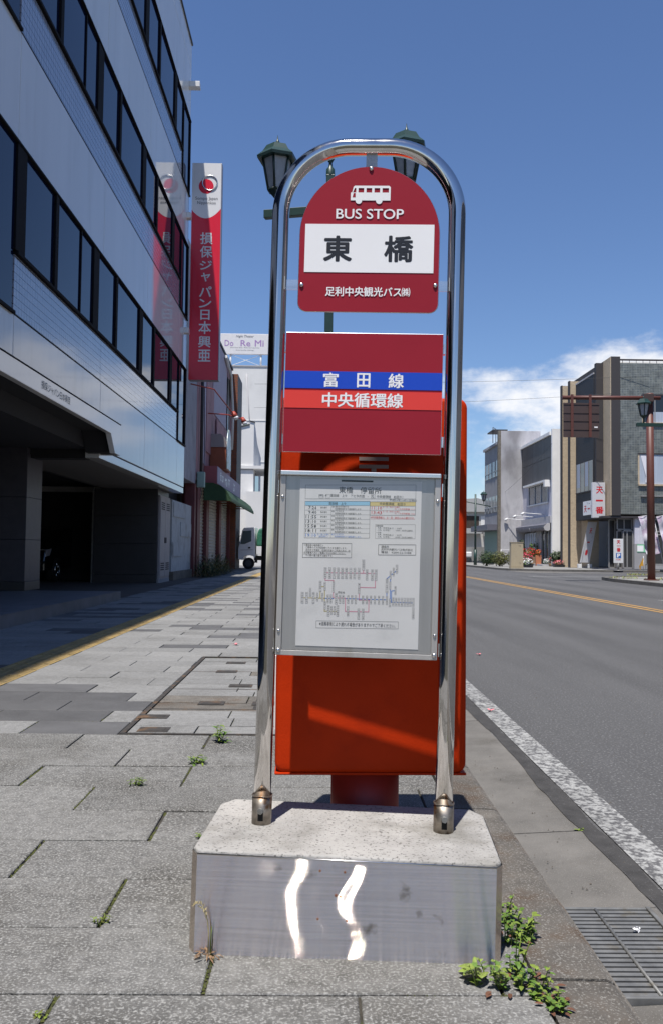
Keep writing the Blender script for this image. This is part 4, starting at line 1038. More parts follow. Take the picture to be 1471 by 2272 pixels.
cs = thing('box_sign', 'brown box sign with round topped picture face on the pink shop', 'sign', (-4.1, 32.0, 3.88))
MB().prism([(.02, .0), (.62, .0), (.62, .98), (.55, 1.15), (.40, 1.28), (.02, 1.28)], 'y', 0, 1.6).build('casing', 'clock_box', cs)
MB().prism([(.0, .82), (.615, .82), (.60, 1.02), (.56, 1.17), (.42, 1.31), (.0, 1.31)], 'y', -.03, 1.62).build('tin_cover', 'tin', cs)
MB().prism(arc(.8, .85, .72, 0, 180, 20) + [(.08, .05), (1.52, .05)], 'x', .622, .645).build('picture_face', 'picture_face', cs)

for k, (xa, ya, za, xb, yb_, zb) in enumerate(((-4.05, 26.8, 6.05, -3.05, 30.0, 5.65), (-4.05, 31.0, 5.80, -2.95, 32.4, 5.82))):
    sp_ = thing('arm_spotlight', ['red arm spotlight nearer the office, drooping over the pavement', 'red arm spotlight reaching out straight above the green awning'][k], 'spotlight', (0, 0, 0), group='shop spotlights')
    MB().tube([(xa, ya, za), (xa + .6*(xb-xa), ya + .3*(yb_-ya), za + .02), (xb, yb_, zb)], .022, 6).build('arm', 'spot_red', sp_)
    hd = MB().cyl((xb, yb_, zb + .05), (xb + .10, yb_ - .05, zb - .14), .06, .11, 12).build('head', 'spot_red', sp_)
    MB().cyl((xb + .10, yb_ - .05, zb - .14), (xb + .13, yb_ - .06, zb - .22), .10, .07, 12).build('bulb', 'bulb_glass', sp_)

# white houses far left
wb = thing('tall_white_building', 'tall plain white building carrying a rooftop billboard', 'building', (-4.6, 60, 0))
box('wall', 'far_white', wb, -9, 1.0, 0, 14, 0, 13.72)
for z in (9.9, 7.0, 4.2): box('string_course', 'far_white_b', wb, -9, 1.02, -.03, 0, z, z + .05)
box('roof_edge', 'plaster_band', wb, -9, 1.04, -.05, 14, 13.72, 13.80)
MB().cyl((-.6, -.06, 13.2), (-.2, -.06, 8.0), .03, n=6).build('drain_pipe', 'plaster_band', wb)
bbd = thing('roof_billboard', 'white rooftop billboard with lilac lettering on posts above the tall white building', 'billboard', (-7.1, 60.4, 13.80))
box('panel', 'billboard_white', bbd, 0, 3.55, -.08, .12, .86, 2.32, .02)
for x in (.72, 2.85): MB().cyl((x, .05, 0), (x, .05, .9), .065, n=10).build('post', 'far_white_b', bbd)
for xa, xb in ((.72, 2.85), (2.85, .72)): MB().cyl((xa, .05, .05 if xa < 1 else .05), (xb, .05, .85), .018, n=6).build('brace', 'far_white_b', bbd)
fb = lambda u, v: (u, -.085, v)
put_text(MB(), 'Do', .30, .92, 1.42, 1.86, fb, .012).build('lettering', 'letter_lilac', bbd)
put_text(MB(), 'Re', 1.42, 2.12, 1.42, 1.86, fb, .012).build('lettering', 'letter_lilac', bbd)
put_text(MB(), 'Mi', 2.42, 3.05, 1.42, 1.88, fb, .012).build('lettering', 'letter_lilac', bbd)
put_text(MB(), 'Night Theater', 1.10, 2.35, 2.00, 2.22, fb, .0, shear=.3).build('lettering', 'letter_grey', bbd)
put_text(MB(), 'Doki Doki Waku Waku Comedy Show', .72, 2.75, 1.27, 1.36, fb, .0).build('lettering', 'letter_grey', bbd)
put_text(MB(), 'Dinner Show Pub in Ashikaga', 1.1, 2.35, 1.09, 1.18, fb, .0).build('lettering', 'letter_grey', bbd)

wh = thing('white_house', 'low white house with a stepped gable before the tall white building', 'house', (-4.9, 50, 0))
MB().prism([(0, 0), (1.05, 0), (1.05, 8.35), (.85, 8.40), (.80, 8.15), (0, 7.95)], 'y', 0, .4).build('front_wall', 'far_white_b', wh)
MB().prism([(0, 0), (6, 0), (6, 6.9), (2.6, 7.4), (.4, 8.35), (0, 8.35)], 'x', 0, 1.04).build('side_wall', 'far_white', wh)
wh.children[-1].location = (0, .401, 0)
MB().prism([(-.02, 7.96), (.80, 8.16), (.80, 8.22), (-.02, 8.02)], 'y', -.06, .42).build('roof_trim', 'parapet_dark', wh); MB().prism([(.80, 8.36), (1.08, 8.30), (1.08, 8.36), (.80, 8.42)], 'y', -.05, .42).build('roof_trim', 'parapet_dark', wh)
box('wall_line', 'plaster_band', wh, 0, 1.06, -.02, -.001, 5.52, 5.58)
box('ledge', 'far_white_b', wh, 0, 1.9, -.1, 5, 5.6, 5.78)
box('balcony', 'far_white', wh, 1.05, 1.75, .8, 5, 3.6, 4.3)
for i in range(9): box('baluster', 'window_dark', wh, 1.755, 1.79, .85 + .45*i, .90 + .45*i, 3.7, 5.0)
box('balcony_window', 'window_dark', wh, 1.045, 1.06, 1.2, 4.2, 4.3, 5.5)
box('lower_wall', 'far_white_b', wh, .75, 1.9, -1.2, 5, 0, 4.20)
box('window', 'window_dark', wh, 1.2, 1.65, -1.215, -1.2, .7, 1.6)

# small truck standing across the pavement end
tr = thing('small_truck', 'white cab-over truck with a green tarpaulin by the shop corner', 'truck', (-3.72, 40.2, 0))
cabp = [(-.02, .45), (-.03, .95), (.02, 1.12), (.15, 1.80), (.23, 1.92), (.76, 1.95), (.77, .42), (.74, .42), (.69, .60), (.46, .66), (.24, .58), (.20, .42)]
MB().prism(cabp, 'y', 0, 1.7).build('cab', 'truck_white', tr, .02)
MB().prism([(.07, 1.16), (.19, 1.76), (.58, 1.80), (.58, 1.30), (.27, 1.16)], 'y', -.012, .0).build('side_window', 'truck_glass', tr)
MB().prism([(.08, .90), (.66, .92), (.66, .89), (.08, .87)], 'y', -.012, .0).build('door_crease', 'plaster_band', tr)
box('door_handle', 'frame_black', tr, .44, .54, -.03, 0, .96, 1.03)
w = MB().cyl((.46, -.02, .27), (.46, .22, .27), .27, n=24).build('wheel', 'rubber', tr); MB().cyl((.46, -.03, .27), (.46, -.021, .27), .15, n=18).build('hub', 'parapet_dark', w)
w = MB().cyl((2.2, -.02, .27), (2.2, .22, .27), .27, n=24).build('wheel', 'rubber', tr)
box('chassis', 'rubber', tr, .7, 2.8, .1, 1.5, .42, .62)
box('bed_side', 'truck_white', tr, .82, 2.8, -.02, 1.72, .68, 1.06, .01)
MB().prism([(.83, 1.06), (.84, 1.60), (.92, 1.88), (1.3, 1.96), (2.7, 1.94), (2.75, 1.06)], 'y', .0, 1.7).build('tarpaulin', 'tarp_green', tr, .08, 3)
box('mud_guard', 'rubber', tr, .74, .86, .0, .3, .30, .55)
MB().tube([(.10, -.02, 1.55), (.0, -.12, 1.50), (-.02, -.14, 1.30)], .014, 6).build('mirror_arm', 'frame_black', tr)

# ------------------------------------------------------------------ street lamps
def lantern(parent, c, s=1.0, rot=0.0):
    """six-sided tapered lantern standing on its arm; c = foot point"""
    def ring(r, z, n=6): return [(c[0] + r*s*math.cos(rot + 2*math.pi*k/n), c[1] + r*s*math.sin(rot + 2*math.pi*k/n), c[2] + z*s) for k in range(n)]
    L_ = MB(); L_.cyl((c[0], c[1], c[2] - .04*s), (c[0], c[1], c[2] + .20*s), .035*s, n=10)
    fr = MB()
    lo, hi = ring(.145, .30), ring(.255, .86)
    for k in range(6):
        fr.cyl(lo[k], hi[k], .020*s, n=6); fr.cyl(lo[k], lo[(k+1) % 6], .020*s, n=6); fr.cyl(hi[k], hi[(k+1) % 6], .018*s, n=6)
    fr.add(ring(.05, .18) + ring(.155, .295), [(k, (k+1) % 6, (k+1) % 6 + 6, k + 6) for k in range(6)]); fr.add(ring(.155, .296), [tuple(range(6))])
    lan = fr.build('lantern', 'lamp_green_dark', parent)
    for k in range(6):
        a_, b2, c2_, d2 = (Vector(p) for p in (lo[k], lo[(k+1) % 6], hi[(k+1) % 6], hi[k]))
        ctr = Vector((c[0], c[1], c[2] + .58*s)); pts = [p + (Vector((ctr.x, ctr.y, p.z)) - p)*.05 for p in (a_, b2, c2_, d2)]
        MB().add(pts, [(0, 1, 2, 3)]).build('glass_panel', 'lantern_glass', lan)
    rf = MB()
    R1, R2, R3, R4 = ring(.335, .80), ring(.345, .845), ring(.25, .93), ring(.185, 1.035)
    for A, B in ((R1, R2), (R2, R3), (R3, R4)): rf.add(A + B, [(k, (k+1) % 6, (k+1) % 6 + 6, k + 6) for k in range(6)])
    rf.add(R4, [tuple(range(6))]); rf.add(R1, [tuple(range(6))])
    rf.build('roof', 'lamp_green', lan)
    MB().lathe([(.022*s, 0), (.022*s, .05*s), (.040*s, .07*s), (.030*s, .09*s), (.012*s, .13*s), (.002*s, .20*s)], (c[0], c[1], c[2] + 1.03*s), 10).build('finial', 'lamp_green', lan)
    MB().cyl((c[0], c[1], c[2] - .04*s), (c[0], c[1], c[2] + .22*s), .035*s, n=10).build('stem', 'lamp_green_dark', lan)
    return lan
lp = thing('street_lamp', 'green twin lantern street lamp rising behind the bus stop', 'street lamp', (.10, 12.3, 0), group='green lantern street lamps')
box('pole', 'lamp_green', lp, -.06, .06, -.06, .06, 0, 6.33, .008)
box('pole_base', 'lamp_green', lp, -.11, .11, -.11, .11, 0, .9, .015)
MB().lathe([(.065, 6.33), (.062, 6.42), (.03, 6.46), (.022, 6.52), (.06, 6.58), (.06, 6.66), (.0, 6.70)], (0, 0, 0), 14).build('pole_cap', 'lamp_green', lp)
MB().box(-.10, -.06, -.01, .01, 6.12, 6.14).box(-.105, -.095, -.01, .01, 6.09, 6.17).build('flag_hook', 'frame_black', lp)
arm = MB().box(-.985, 1.30, -.05, .05, 5.765, 5.885).build('arm', 'lamp_green', lp, .006)
arm.rotation_euler = (0, 0, R(-13))
for sx in (-.80, 1.10):
    p = Matrix.Rotation(R(-13), 3, 'Z') @ Vector((sx, 0, 0)); lantern(lp, (p.x, p.y, 5.90), .90, R(18))

lp2 = thing('street_lamp', 'green street lamp whose lantern arm reaches in from the right edge', 'street lamp', (11.9, 27.0, 0), group='green lantern street lamps')
box('pole', 'lamp_green', lp2, -.06, .06, -.06, .06, 0, 5.6, .008)
box('arm', 'lamp_green', lp2, -1.93, 1.0, -.05, .05, 4.93, 5.04, .006)
MB().tube([(-.9, 0, 4.90), (-.4, 0, 4.84), (-.06, 0, 4.60)], .03, 8).build('arm_brace', 'lamp_green', lp2)
lantern(lp2, (-1.70, 0, 5.06), .72, R(20))

lp3 = thing('street_lamp', 'distant green street lamp rising behind the hedge', 'street lamp', (11.2, 62, 0), group='green lantern street lamps')
MB().cyl((0, 0, 0), (0, 0, 5.1), .08, .065, 10).build('pole', 'lamp_green', lp3)
MB().cyl((0, 0, 0), (0, 0, 1.1), .12, n=10).build('pole_base', 'lamp_green', lp3)
MB().tube([(-1.1, 0, 4.62), (0, 0, 4.42), (1.1, 0, 4.22)], .035, 6).build('arm', 'lamp_green', lp3)
lantern(lp3, (.60, 0, 4.42), .80, R(10))
for z in (2.55, 2.40, 2.22): box('band', 'galvanised', lp3, -.12, .12, -.1, .1, z, z + .03)
box('banner_bar', 'galvanised', lp3, 0, .9, -.02, .02, 2.50, 2.53)
MB().cyl((-1.0, 0, 4.62), (-1.0, 0, 5.4), .03, n=6).build('far_lantern_stem', 'lamp_green_dark', lp3)

# ------------------------------------------------------------------ far side of the road
isl = thing('far_pavement', 'far pavement corner of pale pavers by the brown sign pole', 'pavement'); isl['kind'] = 'structure'
pts = [(10.6, -14), (10.6, 30.5), (10.9, 32.6), (11.8, 34.0), (13.2, 34.6), (60, 34.8), (60, -14)]
MB().prism(pts, 'z', -.2, -.012).build('paver_field', 'far_pavers', isl)
k0 = [(10.45, -14), (10.45, 30.6), (10.75, 32.8), (11.7, 34.3), (13.2, 34.9)]; k1 = [(10.6, -14), (10.6, 30.5), (10.9, 32.6), (11.8, 34.0), (13.2, 34.6)]
for (a_, b2, c_, d_) in zip(k0, k0[1:], k1[1:], k1): MB().prism([a_, b2, c_, d_], 'z', -.2, .015).build('kerb_stone', 'gutter_concrete', isl)
blk = thing('block_pavement', 'pale pavement in front of the shops across the road', 'pavement'); blk['kind'] = 'structure'
pts = [(10.55, 130), (10.55, 50.2), (10.9, 48.6), (12.2, 47.4), (60, 47.2), (60, 130)]
MB().prism(pts, 'z', -.2, -.012).build('paved_field', 'far_paving', blk)
k0 = [(10.40, 130), (10.40, 50.1), (10.75, 48.4), (12.1, 47.1), (60, 46.95)]; k1 = pts[:5]
for (a_, b2, c_, d_) in zip(k0, k0[1:], k1[1:], k1): MB().prism([a_, b2, c_, d_], 'z', -.2, .012).build('kerb_stone', 'gutter_concrete', blk)
MB().add([(13.0, 47.6, -.008), (15.0, 47.6, -.008), (15.0, 48.3, -.008), (13.0, 48.3, -.008)], [(0, 1, 2, 3)]).build('tactile_patch', 'tactile', blk)
MB().add([(10.42, 43.5, ROAD_Z + .004), (16.0, 43.5, ROAD_Z + .004), (12.6, 46.9, ROAD_Z + .004), (10.42, 48.0, ROAD_Z + .004)], [(0, 1, 2, 3)]).build('gutter_sheet', 'gutter_concrete', blk)

# brown sign gantry, seen from behind
gs = thing('road_sign_gantry', 'brown painted road sign on a cantilever pole, seen from behind', 'road sign', (11.58, 30, 0))
MB().cyl((0, 0, 0), (-.035, 0, 6.55), .135, .125, 18).build('pole', 'brown_paint', gs)
box('base_plate', 'brown_paint', gs, -.2, .2, -.2, .2, -.01, .03)
MB().cyl((-3.17, -.16, 6.335), (.28, -.16, 6.365), .072, n=14).build('arm', 'brown_paint', gs)
box('arm_clamp', 'brown_panel', gs, -.34, .02, -.26, .0, 6.22, 6.50, .01)
sg = MB().box(-3.17, -1.92, -.31, -.29, 4.925, 6.13).build('sign_back', 'brown_panel', gs)
for z in (5.22, 5.52, 5.80, 6.10): MB().prism([(-3.17, z), (-1.92, z), (-1.92, z - .035), (-3.17, z - .035)], 'y', -.325, -.311).build('stiffener', 'brown_panel', sg)
for x in (-2.87, -2.24): MB().box(x - .045, x + .045, -.36, -.326, 4.93, 6.42).build('hanger', 'brown_paint', sg)
box('data_plate', 'sign_white', sg, -2.09, -1.97, -.316, -.311, 5.26, 5.31)

# restaurant on the far corner
rb = thing('corner_restaurant', 'three storey corner restaurant with green tile wall and dark siding', 'building', (17.2, 49.5, 0))
# local: x = world-17.2, y = world-49.5
box('tile_wall', 'tile_green', rb, .14, 9, 0, .3, 3.20, 12.0)
for (x0_, x1_, z0_, z1_) in ():
    pass
box('core_wall', 'interior_dark', rb, .3, 9, .3, 8.6, 3.1, 11.9)
box('parapet_rail', 'edge_dark', rb, .14, 9, .05, .13, 12.16, 12.25)
for i in range(22): box('rail_post', 'edge_dark', rb, .30 + .4*i, .325 + .4*i, .08, .10, 12.0, 12.16)
box('rail_panel', 'plaster_white', rb, .14, 9, .30, .32, 11.98, 12.14)
for (x0_, z0_, z1_, cm) in ((1.50, 8.53, 10.12, 'window_dark'), (1.24, 4.95, 6.68, 'curtain')):
    wdw = box('window', cm, rb, x0_, 4.2, -.012, -.004, z0_, z1_)
    box('sill', 'tan_plaster', rb, x0_ - .08, 4.3, -.10, 0, z0_ - .10, z0_)
    box('reveal', 'tan_plaster', rb, x0_ - .09, x0_, -.03, 0, z0_, z1_ - (.0 if z0_ < 6 else 0))
    box('frame', 'rest_frame', rb, x0_ + .62, x0_ + .68, -.03, -.013, z0_, z1_)
    box('head', 'edge_dark', rb, x0_ - .09, 4.3, -.05, 0, z1_, z1_ + .07)
box('blind', 'curtain', rb, 2.0, 4.2, -.02, -.013, 8.53, 9.15)
MB().add([(1.30, -.03, 6.60), (1.62, -.03, 6.60), (1.74, -.05, 5.55), (1.66, -.05, 5.25), (1.78, -.05, 5.02), (1.56, -.05, 5.05), (1.60, -.05, 5.4)], [(0, 1, 2, 3, 4, 5, 6)]).build('tied_curtain', 'curtain_white', rb)
box('ledge', 'rest_frame', rb, 1.3, 4.3, -.12, 0, 4.22, 4.28)
# stepped corner piers
box('corner_edge', 'edge_dark', rb, -.40, .139, -.02, 8.6, 3.12, 12.37)
box('tan_pier', 'tan_plaster', rb, -.44, -.401, -.02, 1.25, 3.12, 12.34)
box('dark_pier', 'edge_dark', rb, -.86, -.402, 1.26, 1.595, 3.0, 12.26)
box('siding_wall', 'siding_dark', rb, -.90, -.41, 1.60, 5.2, 3.0, 11.66)
box('siding_cap', 'plaster_band', rb, -.92, -.41, 1.60, 5.2, 11.665, 11.76)
# street windows on the siding
for z0_, z1_, y0_, y1_, n_ in ((4.72, 6.52, 1.75, 5.0, 4), (8.3, 9.9, 2.0, 3.4, 2)):
    box('window', 'rest_glass', rb, -.915, -.902, y0_, y1_, z0_, z1_)
    for k in range(n_ + 1):
        y_ = y0_ + (y1_-y0_)*k/n_; box('mullion', 'rest_frame', rb, -.935, -.916, y_ - .03, y_ + .03, z0_, z1_)
        if k in (1, 3): box('blind', 'curtain', rb, -.918, -.9155, y_ + .05, y_ + .70, z0_ + .3, z1_)
    box('sill', 'edge_dark', rb, -.96, -.90, y0_ - .05, y1_ + .05, z0_ - .07, z0_)
# tan fins at the far end
for x0_, x1_, y0_, z1_ in ((-.72, .0, 8.5, 12.42), (-.28, .5, 8.45, 12.72)):
    pass
box('fin', 'tan_plaster', rb, -1.10, -.40, 5.75, 6.05, 0, 12.05); box('fin_edge', 'edge_dark', rb, -1.16, -1.101, 5.72, 6.08, 0, 12.07)
box('fin', 'tan_plaster', rb, -1.08, -.30, 7.6, 7.9, 0, 12.10); box('fin_edge', 'edge_dark', rb, -1.14, -1.081, 7.57, 7.93, 0, 12.12); box('link_wall', 'tan_plaster', rb, -.40, .2, 6.05, 8.6, 0, 11.9)
box('shutter', 'shutter_cream', rb, -.62, -.41, 6.1, 7.5, 0, 2.6)
# ground floor
box('overhang_soffit', 'edge_dark', rb, -.89, 9, .02, 5.2, 2.98, 3.09)
box('inner_wall', 'tan_plaster', rb, -.40, .30, 4.4, 5.75, 0, 3.0)
box('interior', 'interior_dark', rb, 2.6, 9, 3.4, 8, 0, 3.0)
box('tiled_floor', 'plinth_stone', rb, -.6, 9, -.3, 8, -.02, .06)
def glazed(x0_, x1_, y_, z0_, z1_, bars, nm='door'):
    d_ = box(nm, 'rest_glass', rb, x0_, x1_, y_, y_ + .02, z0_, z1_)
    for bx_ in [x0_] + bars + [x1_]: box('stile', 'rest_frame', d_, bx_ - .035, bx_ + .035, y_ - .04, y_ - .001, z0_, z1_)
    for bz in (z0_, z1_): box('rail', 'rest_frame', d_, x0_ + .036, x1_ - .036, y_ - .035, y_ - .002, bz - .04, bz + .04)
glazed(-.25, .10, .9, .1, 2.9, []); glazed(.10, .40, .55, .1, 2.25, []); glazed(.40, .0 + .40 + .55, .35, .1, 2.25, [.62]); glazed(.10, .95, .5, 2.33, 2.95, [.5], 'transom')
box('stone_pier', 'plaster_lilac', rb, 1.02, 1.30, .2, .45, 1.5, 3.0); box('stone_pier', 'concrete_grey', rb, .98, 1.62, .15, .42, 0, 1.5); box('stone_pier', 'plaster_lilac', rb, 1.30, 1.62, .17, .44, 1.5, 2.85)
glazed(1.66, 3.0, .2, .32, 2.05, [2.72]); glazed(1.66, 3.0, .2, 2.22, 2.92, [], 'transom'); glazed(3.1, 4.6, .2, .32, 2.92, [])
box('window_base', 'concrete_grey', rb, 1.64, 9, .12, .4, 0, .27)
box('green_notice', 'notice_green', rb, 1.14, 1.66, .13, .148, 1.02, 1.46); box('notice_sheet', 'sign_white', rb, 1.14, 1.50, .125, .1295, 1.06, 1.40)

def red_chars(parent, chars_, boxes_, fn, m_='letter_red', bold=.03):
    for ch, (u0, u1, v0, v1) in zip(chars_, boxes_): put_text(MB(), ch, u0, u1, v0, v1, fn, bold).build('lettering', m_, parent)
vsn = thing('hanging_sign', 'white upright restaurant sign with red characters over its entrance', 'sign', (15.93, 50.25, 3.0))
box('casing', 'sign_panel', vsn, 0, .76, -.02, .22, 0, 2.07, .01)
box('face', 'sign_panel', vsn, .10, .745, -.035, -.021, .02, 2.05)
red_chars(vsn, '天一番', ((.22, .62, 1.42, 1.83), (.20, .62, .96, 1.06), (.18, .66, .24, .66)), lambda u, v: (u, -.038, v))
MB().cyl((.05, .1, 2.09), (1.2, -.6, 2.20), .015, n=6).build('stay', 'galvanised', vsn)
hsn = thing('wall_sign', 'small white restaurant sign on dark siding left of the upright sign', 'sign', (16.27, 51.0, 3.24))
box('panel', 'sign_white', hsn, -.04, 0, 0, 2.0, 0, .85, .005)
TEXT_IN[0] = Vector((1, 0, 0))
red_chars(hsn, '天一番', ((.22, .72, .17, .58), (.92, 1.36, .34, .42), (1.5, 1.9, .17, .58)), lambda u, v: (-.044, 2.0 - u, v))
for k in range(2): strokes(hsn, 'small_lettering', 'letter_slate', lambda u, v, d: (-.042 - d, u, v), 1.15 + .38*k - .5, 1.42 + .38*k - .5, .64, .77, 70 + k, 5)
TEXT_IN[0] = Vector((0, 1, 0))
bnr = thing('slanted_banner', 'slanting white cloth banner with red characters below the dark siding', 'banner', (16.30, 53.0, 0))
def bfn(y_): return lambda u, v: (u*.56 + v*.45 - .28, y_ - .25*v, .35 + v*2.5)
f_ = bfn(0.0)
MB().add([f_(0, 0), f_(1, 0), f_(1, 1), f_(0, 1)] , [(0, 1, 2, 3)]).build('cloth', 'sign_panel', bnr)
MB().add([tuple(Vector(f_(*p)) + Vector((0, .012, 0))) for p in ((0, 0), (1, 0), (1, 1), (0, 1))], [(3, 2, 1, 0)]).build('backing', 'sign_panel', bnr)
red_chars(bnr, '天一番', ((.36, .64, .71, .84), (.36, .64, .485, .515), (.36, .64, .18, .32)), lambda u, v: tuple(Vector(f_(u, v)) - Vector((0, .006, 0))))
for k in range(4): strokes(bnr, 'small_lettering', 'letter_slate', lambda u, v, d: tuple(Vector(f_(u, v)) - Vector((0, .004 + d, 0))), .74, .82, .80 - .10*k, .87 - .10*k, 80 + k, 4)
for x in (-.30, .33): box('weight', 'white_plastic', bnr, x - .11, x + .11, -.16, .1, 0, .26, .02)
for x in (-.22, .26): MB().cyl((x, .0, .1), (x + .45, -.22, 2.85), .012, n=6).build('pole', 'white_plastic', bnr)
psn = thing('parking_sign', 'white parking sign with red characters and blue P on a post', 'sign', (16.29, 46.9, 0))
box('panel', 'white_plastic', psn, -.26, .26, -.04, .04, .40, 1.72, .015)
MB().cyl((0, 0, 0), (0, 0, .42), .05, n=12).build('post', 'galvanised', psn); MB().cyl((0, 0, -.012), (0, 0, .025), .24, n=20).build('foot', 'rest_frame', psn)
fps = lambda u, v: (u, -.045, v)
red_chars(psn, '天一番', ((-.10, .10, 1.45, 1.65), (-.10, .11, 1.33, 1.355), (-.10, .11, 1.02, 1.24)), fps)
box('blue_square', 'parking_blue', psn, -.14, .14, -.048, -.041, .68, .95)
put_text(MB(), 'P', -.085, .095, .71, .92, lambda u, v: (u, -.054, v), .05).build('lettering', 'sign_white', psn)
MB().add([(-.15, -.046, .575), (.14, -.046, .575), (.02, -.046, .625), (.02, -.046, .595), (-.15, -.046, .595)], [(0, 1, 3, 4), (1, 2, 3)]).build('arrow', 'letter_red', psn)
for k, (x0_, y_, lean, lbl) in enumerate(((16.95, 44.6, .42, 'pale upright cloth flag hanging behind the brown sign pole'), (17.75, 44.2, .40, 'pale upright cloth flag cut off by the right edge'))):
    fl = thing('cloth_flag', lbl, 'flag', (x0_, y_, 0), group='cloth flags before the restaurant')
    mb_ = MB(); nx_, nz_ = 8, 22; P_ = []
    for j in range(nz_ + 1):
        for i in range(nx_ + 1):
            t = j/nz_; u = i/nx_
            P_.append((-.40 + .75*u + lean*(1 - t) - (.25*(1 - t) if False else 0), .06*math.sin(5*u + 7*t + k) + .05*math.sin(13*t), .90 + 1.95*t + .10*u - .06*math.sin(3*u)*(1 - t)))
    mb_.add(P_, [(j*(nx_+1)+i, j*(nx_+1)+i+1, (j+1)*(nx_+1)+i+1, (j+1)*(nx_+1)+i) for j in range(nz_) for i in range(nx_)], 0, True)
    mb_.build('cloth', 'flag_cloth', fl)
    MB().cyl((.36 + lean*1.45, .02, 0), (.37, .02, 3.02), .018, n=8).build('pole', 'white_plastic', fl)
    MB().cyl((-.42, 0, 2.84), (.40, 0, 2.98), .014, n=6).build('top_bar', 'white_plastic', fl)
    box('foot', 'parapet_dark', fl, .78, 1.18, -.2, .2, -.01, .12, .02)
yf = thing('yellow_flag', 'small yellow cloth hanging beside the foot of the brown pole', 'flag', (16.35, 44.0, 0))
MB().add([(0, 0, .28), (.10, .02, .30), (.22, .0, .75), (.26, .03, .30), (.10, .05, .0 + .10), (.05, .03, .12)], [(0, 1, 2), (1, 3, 2), (0, 5, 4, 1)]).build('cloth', 'flag_orange', yf)
MB().cyl((.23, .02, 0), (.23, .02, .8), .012, n=6).build('stick', 'white_plastic', yf)

nb_ = thing('unseen_reflection_block', 'long plain unseen building added across the road for its reflections', 'building', (15.2, -14, 0))  # out of view; added to cut sky fill and darken reflections in the tubes
box('wall', 'concrete_grey', nb_, 0, 12, 0, 46, 0, 9.5)
for k in range(3):
    for q in range(11): box('window', 'window_grey', nb_, -.02, -.002, 1.2 + 4.1*q, 3.6 + 4.1*q, 1.0 + 3.0*k, 2.6 + 3.0*k)
box('cornice', 'plaster_band', nb_, -.3, 12, -.1, 46.1, 9.5, 9.8)

# white flower shop
fs_ = thing('flower_shop', 'white two storey flower shop with dark sheet metal upper front', 'shop', (16.3, 57.6, 0))
box('wall', 'plaster_lilac', fs_, 0, 8, 2.62, 11.6, 3.5, 9.0)
pl_ = box('end_pillar', 'plaster_white', fs_, -.10, 8, 2.35, 2.62, 0, 9.62)
for k in range(2):
    for q in range(5): box('metal_sheet', 'metal_sheet', fs_, -.10, 0, 2.64 + 1.78*q + .01, 2.64 + 1.78*(q+1) - .01, 6.12 + 1.58*k, 6.12 + 1.58*(k+1) - .02)
MB().prism([(2.63, 9.22), (11.9, 9.22), (11.9, 9.42), (2.63, 9.46)], 'x', -.22, .3).build('eaves', 'plaster_white', fs_)
wdw = box('window', 'window_grey', fs_, -.012, -.002, 3.8, 9.4, 4.62, 6.0)
for k in range(4): box('mullion', 'window_frame', wdw, -.06, -.013, 3.8 + 1.86*k - .09, 3.8 + 1.86*k + .03, 4.6, 6.0)
box('sill', 'plaster_white', wdw, -.12, -.013, 3.6, 9.6, 4.48, 4.58)
box('window_hood', 'plaster_white', wdw, -.40, -.01, 3.5, 9.8, 5.98, 6.12); box('hood_end', 'plaster_white', wdw, -.42, -.01, 3.1, 3.49, 5.62, 6.10)
box('concrete_band', 'plaster_band', fs_, -.16, .1, 2.63, 11.6, 3.04, 3.52)
MB().prism([(-.16, 3.02), (-.16, 2.58), (-.32, 2.50), (-.50, 2.56), (-.58, 2.72), (-.58, 2.90), (-.34, 3.02)], 'y', 2.7, 11.6).build('awning', 'shop_awning', fs_)
for y_ in (2.72, 6.9): MB().prism([(-.16, 3.0), (-.16, 2.54), (-.33, 2.46), (-.53, 2.52), (-.62, 2.72), (-.34, 3.03)], 'y', y_ - .06, y_ - .01).build('awning_end', 'plaster_band', fs_)
for k, y_ in enumerate((10.0, 8.9, 6.2, 5.4, 4.5)): strokes(fs_, 'awning_lettering', 'letter_slate', lambda u, v, d: (-.584 - d, u, v), y_ - .32, y_ + .02, 2.62, 2.86, 90 + k, 6)
box('recess', 'interior_dark', fs_, .5, 8, 2.62, 11.6, 0, 3.0)
wdw = box('show_window', 'window_grey', fs_, .0, .02, 7.2, 11.0, .5, 2.45)
for k in range(5): box('curtain', 'curtain', wdw, -.01, -.002, 7.4 + .7*k, 7.85 + .7*k, 1.2 + .1*(k % 2), 2.4)
for y_ in (2.9, 3.6, 4.6, 5.6, 7.0): box('door_frame', 'window_frame', fs_, -.05, .10, y_ - .05, y_ + .05, 0, 2.55)
box('door', 'rest_glass', fs_, .03, .05, 3.65, 5.55, .1, 2.3); box('side_panel', 'concrete_grey', fs_, -.05, .10, 2.63, 2.85, 0, 2.6); box('side_panel', 'concrete_grey', fs_, -.02, .2, 5.65, 6.9, 0, 2.55)
box('step', 'plaster_band', fs_, -.7, .5, 2.66, 11.4, -.02, .12)
for k, (y_, z_) in enumerate(((5.0, 3.72), (7.6, 3.62), (10.6, 3.50))):
    sp_ = thing('arm_spotlight', ['white arm spotlight on the flower shop front nearest its white pillar', 'middle white arm spotlight on the flower shop front', 'white arm spotlight before the stained concrete wall'][k], 'spotlight', (16.3, 57.6 + y_, z_), group='white arm spotlights')
    MB().cyl((-.02, 0, 0), (-1.30, .6, .12), .025, n=6).build('arm', 'white_plastic', sp_); MB().cyl((-1.28, .6, .15), (-1.50, .62, -.02), .06, .12, 10).build('head', 'white_plastic', sp_)

